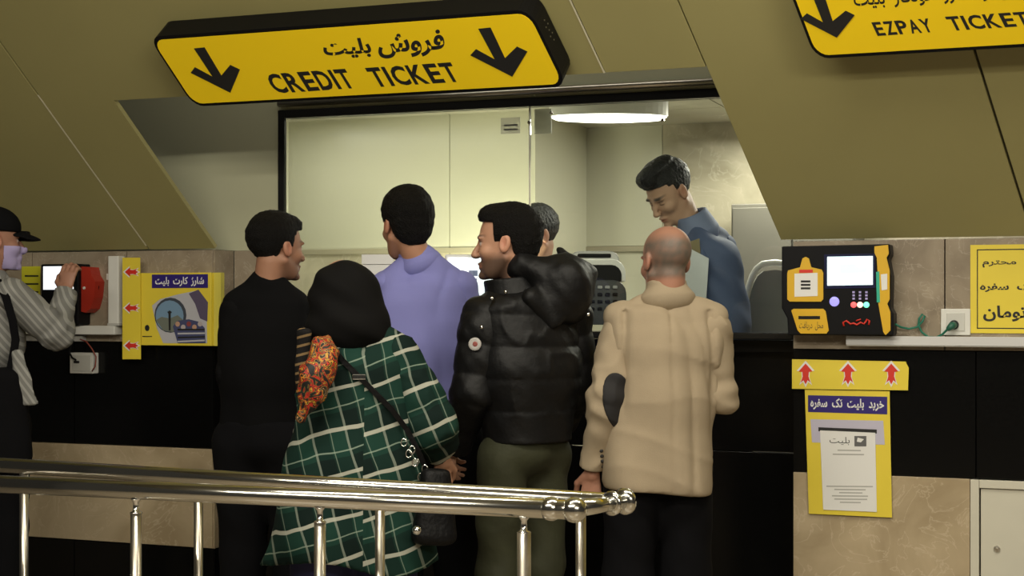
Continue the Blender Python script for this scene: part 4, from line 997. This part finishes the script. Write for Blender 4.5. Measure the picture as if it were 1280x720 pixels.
# stand collar and hood
c2 = J(640, 356, -.01)
cf = ec(J(645, 376, 0), J(636, 349, -.0), (.108, .105), (.086, .090), sd)
P2.garment('collar', lambda p: np.maximum(np.maximum(cf(p) + .003 * noise(p, 40, 40, 40), -(cf(p) + .02)), (p - J(634, 348, 0)) @ unit((-.10, 0, 1))), c2 - .2, c2 + .2, .006, M_puff)
hd = U([ec(J(650, 335, -.02), J(708, 352, -.03), (.055, .075), (.085, .10), (0, .3, 1)), (el(J(704, 366, -.04), (.100, .095, .110)), .05), (rc(J(735, 345, 0), J(700, 318, .03), .025, .03), .04), (rc(J(664, 372, -.12), J(690, 402, -.10), .03, .035), .05)])
def hoodf(p):
    d = hd(p) + .010 * noise(p, 24, 24, 24, 4) + .005 * noise(p, 55, 55, 55, 6); return smax(d, -el(J(672, 322, .03), (.07, .08, .045))(p), .02)
P2.garment('hood', hoodf, J(600, 440, -.2) - .05, J(775, 285, .2) + .05, .0065, M_puff)
for px, py, dw in ((615, 373, -.14), (602, 409, -.165), (735, 393, -.1), (632, 365, -.13)): mk('snap_button', *ballm(J(px, py, dw), .0065), M_chrome, P2.root, smooth=True, local=True)
q = J(594, 430, -.158); mk('arm_badge', *[x for x in lathem(q, [(0, .021), (-.006, .021), (-.008, .016)], (.25, 1, 0), 18)], mat('badge_grey', (.42, .40, .38), .6), P2.root, local=True)
mk('badge_emblem', *lathem(q + V(0, -.008, 0), [(0, .010), (-.002, .006)], (.25, 1, 0), 7), mat('dull_red', (.25, .06, .05), .6), P2.root, local=True)
tube('zip', [P2.root.matrix_basis @ Vector(J(*a)) for a in ((557, 501, -.02), (572, 501, -.06), (588, 503, -.08))], .003, M_steel2, P2.root, 6)
P2.trousers(mat('olive_trousers', (.026, .028, .010), .8, bump=.3, bscale=30, var=.15, vscale=9), top=1.0, r=(.088, .070, .060), wr=.011, w=(.128, .11)); P2.shoes()
P2.hair(dict(line=.074, fx=.03, sb=.030, sl=-.004, nape=-.08, thick=.004, side=.002, lumps=(((.040, 0, .096), (.050, .056, .032)), ((-.06, 0, .0), (.055, .07, .075)))), M_hairb)

# ---- man in lavender-blue shirt
P3 = Figure('person with thick black hair in lavender blue shirt, facing the ticket window', 525, 350)
J = P3.J
P3.head(J(507, 280), (-.50, .86), pitch=.08, tone=(.40, .20, .12))
fc = unit((-.25, .97, 0)); ch = J(530, 330, 0); sd = V(-fc[1], fc[0], 0)
LA = (J(484, 358, 0), J(470, 440, .02), J(470, 420, .22)); RA = (J(575, 362, .02), J(585, 450, .02), J(560, 432, .24))
P3.body(ch, fc, .19, V(ch[0] + .02, 0, .95), arms=(LA, RA), hands=((LA[2], LA[2] - LA[1], V(0, .2, -1), .4, 1), (RA[2], RA[2] - RA[1], V(0, .2, -1), .4, -1)))
M_lav = mat('lavender_shirt', (.20, .205, .48), .75, spec=.25, bump=.08, bscale=200)
t3 = U([ec(J(532, 540, 0), J(532, 440, 0), (.175, .125), (.165, .12), sd, 2.2), (ec(J(532, 410, 0), J(531, 362, 0), (.17, .105), (.16, .08), sd, 2.4), .04), (ec(J(532, 440, 0), J(531, 385, 0), (.165, .12), (.175, .112), sd, 2.2), .05),
        (rc(J(487, 350, 0), J(525, 325, -.005), .045, .052), .04), (rc(J(572, 354, .01), J(528, 325, -.005), .045, .052), .04)])
P3.garment('shirt', lambda p: np.maximum(t3(p) + fold(p, sd, ch, .006, 36, .9, 1.5) + .003 * noise(p, 16, 16, 14, 7) + .010 * crease(p, 22, 14, 4, 7), J(0, 548)[2] - p[:, 2]), (-.33, -.26, J(0, 560)[2]), (.33, .28, J(0, 300)[2]), .0085, M_lav)
sleeve(P3, 'sleeve', *LA, (.060, .055, .042), M_lav, .008, 3); sleeve(P3, 'sleeve', *RA, (.064, .06, .045), M_lav, .009, 4)
cf3 = ec(J(526, 330, 0), J(519, 316, .005), (.080, .074), (.062, .062), sd)
P3.garment('collar', lambda p: np.maximum(np.maximum(cf3(p), -(cf3(p) + .014)), (p - J(517, 311, 0)) @ unit((.05, -.15, 1))), J(520, 312, 0) - .14, J(520, 312, 0) + .14, .006, M_lav)
P3.trousers(M_nav, top=.98); P3.shoes()
P3.hair(dict(line=.070, fx=.045, sb=.02, sl=.002, nape=-.088, thick=.010, side=.006, lumps=(((-.055, 0, -.005), (.062, .074, .085)), ((.03, 0, .085), (.06, .06, .035)))), M_hairb)

# ---- man in black T-shirt
P4 = Figure('person with short black hair in plain black top, leftmost at the counter', 332, 350)
J = P4.J
P4.head(J(347, 309), (.74, .67), pitch=.05, beard=.3, tone=(.33, .165, .10), scale=.96)
fc = unit((.22, .97, 0)); ch = J(334, 357, 0); sd = V(-fc[1], fc[0], 0)
LA = (J(296, 390, 0), J(291, 470, .0), J(296, 540, .10)); RA = (J(370, 388, 0), J(376, 470, .05), J(372, 455, .26))
P4.body(ch, fc, .185, V(ch[0], 0, .93), arms=(LA, RA), hands=((RA[2], RA[2] - RA[1], V(0, .2, -1), .4, -1), (LA[2], LA[2] - LA[1], V(1, .1, 0), .5, 1)))
t4 = U([ec(J(330, 560, 0), J(331, 470, 0), (.16, .12), (.155, .115), sd, 2.2), (ec(J(331, 470, 0), J(332, 420, 0), (.155, .115), (.165, .105), sd, 2.2), .05),
        (ec(J(332, 440, 0), J(333, 385, 0), (.16, .10), (.15, .08), sd, 2.4), .04), (rc(J(296, 379, 0), J(334, 353, -.005), .044, .052), .04), (rc(J(366, 378, 0), J(334, 353, -.005), .044, .052), .04)])
P4.garment('top', lambda p: np.maximum(t4(p) + fold(p, sd, ch, .005, 36, .9, 1.4) + .004 * noise(p, 14, 14, 14, 9), J(0, 565)[2] - p[:, 2]), (-.33, -.26, J(0, 575)[2]), (.33, .28, J(0, 335)[2]), .009, M_blktee)
sleeve(P4, 'sleeve', *LA, (.060, .052, .040), M_blktee, .006, 3); sleeve(P4, 'sleeve', *RA, (.058, .052, .04), M_blktee, .006, 4)
P4.trousers(M_nav, top=.97); P4.shoes()
P4.hair(dict(line=.068, fx=.035, sb=.024, sl=-.006, nape=-.075, thick=.006, side=.002, lumps=(((.046, 0, .090), (.044, .056, .030)),)), M_hairb)

# ---- woman in black headscarf and green plaid overshirt
P5 = Figure('person in black headscarf and dark green plaid overshirt with shoulder bag', 442, 405)
J = P5.J
P5.head(J(428, 372, .06), (-.15, .98), pitch=.55, tone=(.42, .22, .14), scale=.95)
fc = unit((-.12, .99, 0)); sd = V(-fc[1], fc[0], 0); ch = J(442, 424, 0)
LA = (J(402, 452, 0), J(392, 540, .06), J(420, 520, .26)); RA = (J(500, 448, 0), J(541, 530, -.01), J(553, 572, .12))
P5.body(ch, fc, .17, V(ch[0], 0, .86), arms=(LA, RA), hands=((RA[2] - V(0, .01, -.0), V(-.02, .15, -1), V(-.5, .8, 0), 1.1, 1), (LA[2], LA[2] - LA[1], V(0, .2, -1), .5, 1)))
hz = J(0, 705)[2]
M_pl = plaid_mat('green_plaid', math.radians(16), .02, .015); M_pl2 = plaid_mat('green_plaid_sleeve', math.radians(22), .03, -.045, .12, .11)
t5 = U([ec(J(440, 715, 0), J(444, 590, 0), (.285, .19), (.205, .16), sd, 2.3), (ec(J(444, 590, 0), J(445, 470, 0), (.205, .16), (.165, .125), sd, 2.3), .05),
        (rc(J(408, 437, 0), J(440, 410, .0), .048, .055), .04), (rc(J(495, 436, 0), J(445, 410, .0), .05, .055), .04)])
def over(p):
    u = (p - ch) @ (-sd); z = p[:, 2]
    d = t5(p) + fold(p, sd, ch, .013, 26, hz, 1.25) + .007 * noise(p, 14, 14, 10, 4) + np.where(p[:, 1] < 0, .006 * np.exp(-((u + .0 - .03) / .006) ** 2), 0)
    return np.maximum(d, hz - .03 * u - .02 * np.sin(u * 14) - z + .01)
P5.garment('overshirt', over, (-.42, -.32, hz - .08), (.42, .30, J(0, 392)[2]), .0085, M_pl)
sleeve(P5, 'sleeve', J(497, 446, 0), RA[1], RA[2] + V(-.01, 0, .03), (.066, .074, .058), M_pl2, .010, 3); sleeve(P5, 'sleeve', *LA, (.06, .06, .05), M_pl2, .010, 4)
hj = U([el(J(430, 366, .03), (.100, .118, .100)), (ec(J(436, 380, .02), J(436, 408, .0), (.110, .10), (.128, .115), sd), .05), (rc(J(412, 412, 0), J(462, 410, 0), .055, .055), .04)])
P5.garment('headscarf', lambda p: hj(p) + .005 * noise(p, 20, 20, 26, 5) + .003 * np.sin(p[:, 2] * 70 + p[:, 0] * 40), J(432, 440, 0) - (.28, .25, .03), J(432, 322, 0) + (.28, .25, .03), .0075, M_hij)
# floral scarf end at her left and striped scarf edge
fs_ = U([rc(J(402, 432, -.17), J(398, 462, -.20), .030, .048), (rc(J(396, 468, -.20), J(390, 492, -.20), .050, .040), .03), (rc(J(390, 495, -.20), J(376, 522, -.19), .036, .020), .03), (rc(J(410, 422, -.15), J(416, 440, -.17), .016, .014), .02)])
P5.garment('floral_scarf', lambda p: fs_(p) + .010 * noise(p, 48, 48, 48, 3) - .008 * noise(p, 20, 20, 24, 8), J(330, 545, -.2) - .08, J(440, 405, -.1) + .08, .006, floral_mat())
ss_ = U([ec(J(380, 415, -.10), J(376, 492, -.09), (.024, .016), (.018, .012), (1, 0, 0))])
P5.garment('striped_scarf', lambda p: ss_(p) + .007 * noise(p, 45, 45, 30, 2), J(350, 500, -.2), J(400, 405, 0), .006, stripe_mat('striped_cloth', (.008, .007, .007), (.20, .13, .06), 2, .026, .25, .28))
toW = lambda v: P5.root.matrix_basis @ Vector(v)
def strapm(name, pts, wd, th, m, par, fig):
    vs, fs = [], []; n = len(pts)
    for i, p in enumerate(pts):
        a = np.array(pts[max(i - 1, 0)]); b = np.array(pts[min(i + 1, n - 1)]); t = unit(b - a); nn = V(0, -1, 0); s_ = unit(np.cross(t, nn)); nn = np.cross(s_, t)
        p = np.array(p); vs += [p + s_ * wd / 2, p + s_ * wd / 2 + nn * th, p - s_ * wd / 2 + nn * th, p - s_ * wd / 2]
    for i in range(n - 1):
        for k in range(4): fs.append((i * 4 + k, (i + 1) * 4 + k, (i + 1) * 4 + (k + 1) % 4, i * 4 + (k + 1) % 4))
    fs += [(3, 2, 1, 0), (4 * n - 4, 4 * n - 3, 4 * n - 2, 4 * n - 1)]
    return mk(name, vs, fs, m, par, local=True)
# shoulder bag: thing of its own, hung from her right side
bg = Figure('black shoulder bag with buckles hanging at plaid overshirt hip', 442, 405, name='shoulder_bag', cat='bag'); 
M_bag = mat('black_leather', (.003, .003, .0035), .5, spec=.2, bump=.3, bscale=60)
def surf(px, py, pad=.012):
    lo_, hi_ = -.6, .0
    for dw in np.linspace(-.40, 0, 90):
        q = P5.J(px, py, dw)
        if over(q[None])[0] < pad: return q
    return P5.J(px, py, -.1)
sp_ = [surf(px, py) for px, py in ((410, 424), (418, 438), (430, 452), (448, 470), (468, 490), (490, 512), (508, 536), (522, 562), (532, 585))]
strapm('strap', sp_, .016, .005, M_bag, bg.root, bg)
q = surf(449, 471); box_v, box_f = boxm(q[0] - .020, q[0] + .020, q[1] - .008, q[1] + .0, q[2] - .008, q[2] + .008)
mk('strap_slider', box_v, box_f, M_chrome, bg.root, local=True, bev=.002)
bf_ = ec(P5.J(543, 668, -.12), P5.J(545, 596, -.10), (.070, .045), (.045, .035), (1, .3, 0), 3)
sdf_obj('bag_body', [(lambda p: bf_(p) + .004 * noise(p, 25, 25, 25), P5.J(535, 630, -.16) - .22, P5.J(535, 630, -.16) + .22, .008)], M_bag, bg.root)
for px, py in ((505, 553), (511, 567), (519, 578), (531, 586), (526, 596), (515, 562)):
    q = surf(px, py); mk('buckle', *tubem([q + V(.009 * math.cos(t), -.004, .012 * math.sin(t)) for t in np.linspace(0, 2 * math.pi, 9)[:-1]], .0022, 6, True), M_chrome, bg.root, smooth=True, local=True)
q = P5.J(521, 663, -.235); mk('clasp', *ballm(q, .014), M_chrome, bg.root, smooth=True, local=True)
P5.trousers(mat('indigo_trousers', (.016, .018, .075), .8), top=.90, r=(.115, .095, .095), w=(.17, .13)); P5.shoes()

# ---- man in cap at the far left
P6 = Figure('person in black cap and grey striped shirt reaching for the card reader', -14, 310)
J = P6.J
P6.head(J(-6, 300), (.86, .5), pitch=.03, tone=(.36, .18, .12))
fc = unit((.75, .66, 0)); sd = V(-fc[1], fc[0], 0); ch = J(-10, 352, 0)
RA = (J(14, 368, -.10), J(72, 418, .0), J(82, 366, .18)); LA = (J(-35, 370, .12), J(-20, 440, .2), J(10, 410, .38))
P6.body(ch, fc, .18, V(ch[0], 0, .95), arms=(RA, LA), hands=((RA[2], V(.06, .25, 1), V(.2, 1, -.2), .55, 1), (LA[2], LA[2] - LA[1], V(0, .2, -1), .5, 1)))
M_gs = stripe_mat('grey_striped_shirt', (.20, .20, .19), (.33, .33, .31), 0, .022, math.radians(35), .4)
t6 = U([ec(J(-26, 520, 0), J(-22, 430, 0), (.13, .12), (.14, .12), sd), (rc(J(-34, 370, .05), J(-10, 350, 0), .05, .055), .04), (rc(J(10, 366, -.06), J(-10, 350, 0), .05, .055), .04), (ec(J(-12, 430, 0), J(-10, 385, 0), (.16, .13), (.16, .12), sd), .05)])
P6.garment('shirt', lambda p: np.maximum(t6(p) + .009 * noise(p, 18, 18, 18, 3), J(0, 520)[2] + .1 * np.sin(p[:, 0] * 12) * .3 - p[:, 2]), (-.33, -.3, J(0, 540)[2]), (.33, .3, J(0, 325)[2]), .0095, M_gs)
sleeve(P6, 'sleeve', *RA, (.070, .062, .042), M_gs, .010, 3); sleeve(P6, 'sleeve', *LA, (.06, .055, .04), M_gs, .010, 4)
tf = ec(J(22, 440, -.20), J(32, 505, -.20), (.022, .012), (.05, .012), (1, 0, 0))
P6.garment('shirt_tail', lambda p: tf(p) + .006 * noise(p, 40, 40, 40, 3), J(30, 470, -.2) - .17, J(30, 470, -.2) + .17, .008, M_gs)
capf = U([el((-.012, 0, .050), (.112, .090, .088))])
def cap_(p): q = P6.tohead(p); return np.maximum(capf(q), .034 - q[:, 2] + .10 * np.minimum(q[:, 0], 0))
P6.garment('cap', cap_, P6.hc - .16, P6.hc + .18, .006, M_blkcloth)
def brim_(p): q = P6.tohead(p); return np.maximum(el((.105, 0, .030 - 0), (.075, .075, .011))(q - np.stack([0 * q[:, 0], 0 * q[:, 0], -(.25 * np.maximum(q[:, 0] - .09, 0) + 3 * q[:, 1] ** 2)], 1)), .04 - q[:, 0])
P6.garment('cap_brim', brim_, P6.hc - .2, P6.hc + .24, .005, M_blkcloth)
def layerf(p): q = P6.tohead(p); return np.maximum(np.maximum(P6.hf(q) - .006, -(P6.hf(q) - .001)), np.maximum(np.maximum(q[:, 2] + .022, -.118 - q[:, 2]), .02 - q[:, 0]))
P6.garment('face_layer', layerf, P6.hc - .16, P6.hc + .16, .0045, mat('lilac_layer', (.42, .36, .62), .7))  # thin lilac layer over the lower half of the face
P6.hair(dict(line=.05, nape=-.07, sl=0, sb=.0), M_hairb)
P6.trousers(M_nav, top=.99); P6.shoes()
bp_ = Figure('black backpack worn by the person in the cap', -14, 310, name='backpack', cat='bag')
bk_ = U([ec(P6.J(-10, 570, -.20), P6.J(-14, 478, -.20), (.15, .07), (.14, .07), V(.6, -.5, 0) * 0 + V(.8, .3, 0), 3)])
sdf_obj('bag_body', [(lambda p: bk_(p) + .004 * noise(p, 25, 25, 25), P6.J(-8, 520, -.2) - .34, P6.J(-8, 520, -.2) + .34, .011)], M_blkcloth, bp_.root)
strapm('strap', [P6.J(*a) for a in ((-2, 352, -.14), (8, 372, -.175), (16, 400, -.19), (20, 425, -.185), (16, 450, -.19), (10, 475, -.19))], .03, .008, M_blkcloth, bp_.root, bp_)

# ---- clerk in slate-blue shirt
P7 = Figure('person with quiffed dark hair in slate blue shirt looking down behind the glass', 885, 310, floor=.2)
J = P7.J
P7.head(J(836, 240, .05), (-.80, -.52), pitch=.66, roll=-.02, tone=(.46, .28, .19), scale=1.0, lids=True)
fc = unit((-.88, -.45, 0)); sd = V(-fc[1], fc[0], 0); ch = J(872, 292, .05)
LA = (J(868, 325, -.06), J(862, 400, -.06), J(842, 392, -.09)); RA = (J(900, 312, .14), J(915, 390, .12), J(872, 400, .0))
P7.body(ch, fc, .19, J(895, 500, .1), arms=(LA, RA), hands=((LA[2], V(-.6, -.4, .35), V(.2, -.2, 1), .7, 1), (RA[2], V(-.8, -.3, .1), V(0, .2, -1), .5, 1)))
M_sl = mat('slate_shirt', (.060, .085, .165), .7, spec=.3, bump=.06, bscale=200)
t7 = U([ec(J(896, 480, .08), J(893, 400, .06), (.14, .125), (.145, .13), sd, 2.2), (ec(J(893, 400, .06), J(884, 325, .05), (.145, .13), (.165, .125), sd, 2.2), .05),
        (rc(J(874, 312, -.05), J(872, 288, .05), .050, .055), .04), (rc(J(896, 300, .13), J(872, 288, .05), .055, .055), .04)])
P7.garment('shirt', lambda p: np.maximum(t7(p) + .008 * noise(p, 16, 16, 14, 7) + .003 * np.sin(p[:, 2] * 60 + p[:, 0] * 50), J(0, 500)[2] - p[:, 2]), (-.42, -.32, J(0, 500)[2] - .03), (.42, .42, J(0, 262)[2]), .0085, M_sl)
sleeve(P7, 'sleeve', *LA, (.066, .058, .04), M_sl, .008, 3); sleeve(P7, 'sleeve', *RA, (.068, .06, .042), M_sl, .008, 5)
cf7 = ec(J(874, 290, .05), J(864, 268, .045), (.086, .084), (.066, .066), sd)
P7.garment('collar', lambda p: np.maximum(np.maximum(cf7(p), -(cf7(p) + .014)), (p - J(864, 266, .05)) @ unit((-.45, -.2, 1))), J(864, 270, .05) - .14, J(864, 270, .05) + .14, .006, mat('slate_collar', (.16, .20, .33), .7))
P7.trousers(M_nav, top=1.0); P7.shoes()
P7.hair(dict(line=.066, fx=.035, sb=.014, sl=.010, nape=-.065, thick=.004, side=-.004, lumps=(((.066, 0, .104), (.040, .048, .034)), ((.04, .01, .122), (.05, .05, .026)), ((-.01, 0, .118), (.07, .055, .028)))), M_hairc)
# paper and folder held by the clerk
pa = Figure('white sheet of paper held up by the person in slate blue shirt', 868, 317, name='paper', cat='paper')
prism('sheet', [pa.root.matrix_basis @ Vector(pa.J(*a)) for a in ((842, 378, 0), (842, 300, 0), (886, 323, 0), (882, 384, 0))], (0, .002, 0), mat('grey_white_paper', (.50, .53, .56), .6), pa.root)
fo = Figure('olive brown folder held behind the white sheet of paper', 868, 316.5, name='folder', cat='folder')
prism('cover', [fo.root.matrix_basis @ Vector(fo.J(*a)) for a in ((860, 318, .01), (862, 302, .01), (874, 298, .01), (877, 336, .01), (862, 336, .01))], (0, .004, 0), mat('olive_folder', (.16, .13, .06), .6), fo.root)
# ---- second clerk, mostly hidden
P8 = Figure('person with grey-black hair half hidden behind the smiling man', 668, 272, floor=.2)
J = P8.J
P8.head(J(668, 294), (-.55, -.3), pitch=.3, tone=(.35, .2, .14), scale=1.05)
ch = J(668, 345, 0); fc = unit((-.3, -.95, 0)); sd = V(-fc[1], fc[0], 0)
LA = (J(640, 370, 0), J(636, 440, .0), J(650, 430, -.15)); RA = (J(696, 370, 0), J(700, 440, 0), J(690, 430, -.15))
P8.body(ch, fc, .18, V(ch[0], 0, .85), arms=(LA, RA), hands=((LA[2], LA[2] - LA[1], V(0, 0, -1), .5, 1), (RA[2], RA[2] - RA[1], V(0, 0, -1), .5, -1)))
t8 = U([ec(V(ch[0], 0, .85), J(668, 390, 0), (.15, .12), (.165, .11), sd), (rc(J(640, 365, 0), J(696, 365, 0), .055, .055), .05)])
P8.garment('shirt', lambda p: t8(p) + .005 * noise(p, 16, 16, 14, 7), (-.3, -.25, .68), (.3, .25, 1.45), .011, M_lav)
sleeve(P8, 'sleeve', *LA, (.06, .055, .04), M_lav, .006, 3, .01); sleeve(P8, 'sleeve', *RA, (.06, .055, .04), M_lav, .006, 4, .01)
P8.trousers(M_nav, top=.9); P8.shoes()
P8.hair(dict(line=.06, sb=.02, thick=.006, lumps=(((.03, 0, .1), (.06, .06, .03)),)), mat('grey_hair', (.012, .012, .013), .5, bump=.5, bscale=150))
for P_ in (P1, P2, P3, P4, P5, P6, P7, P8): P_.finish()
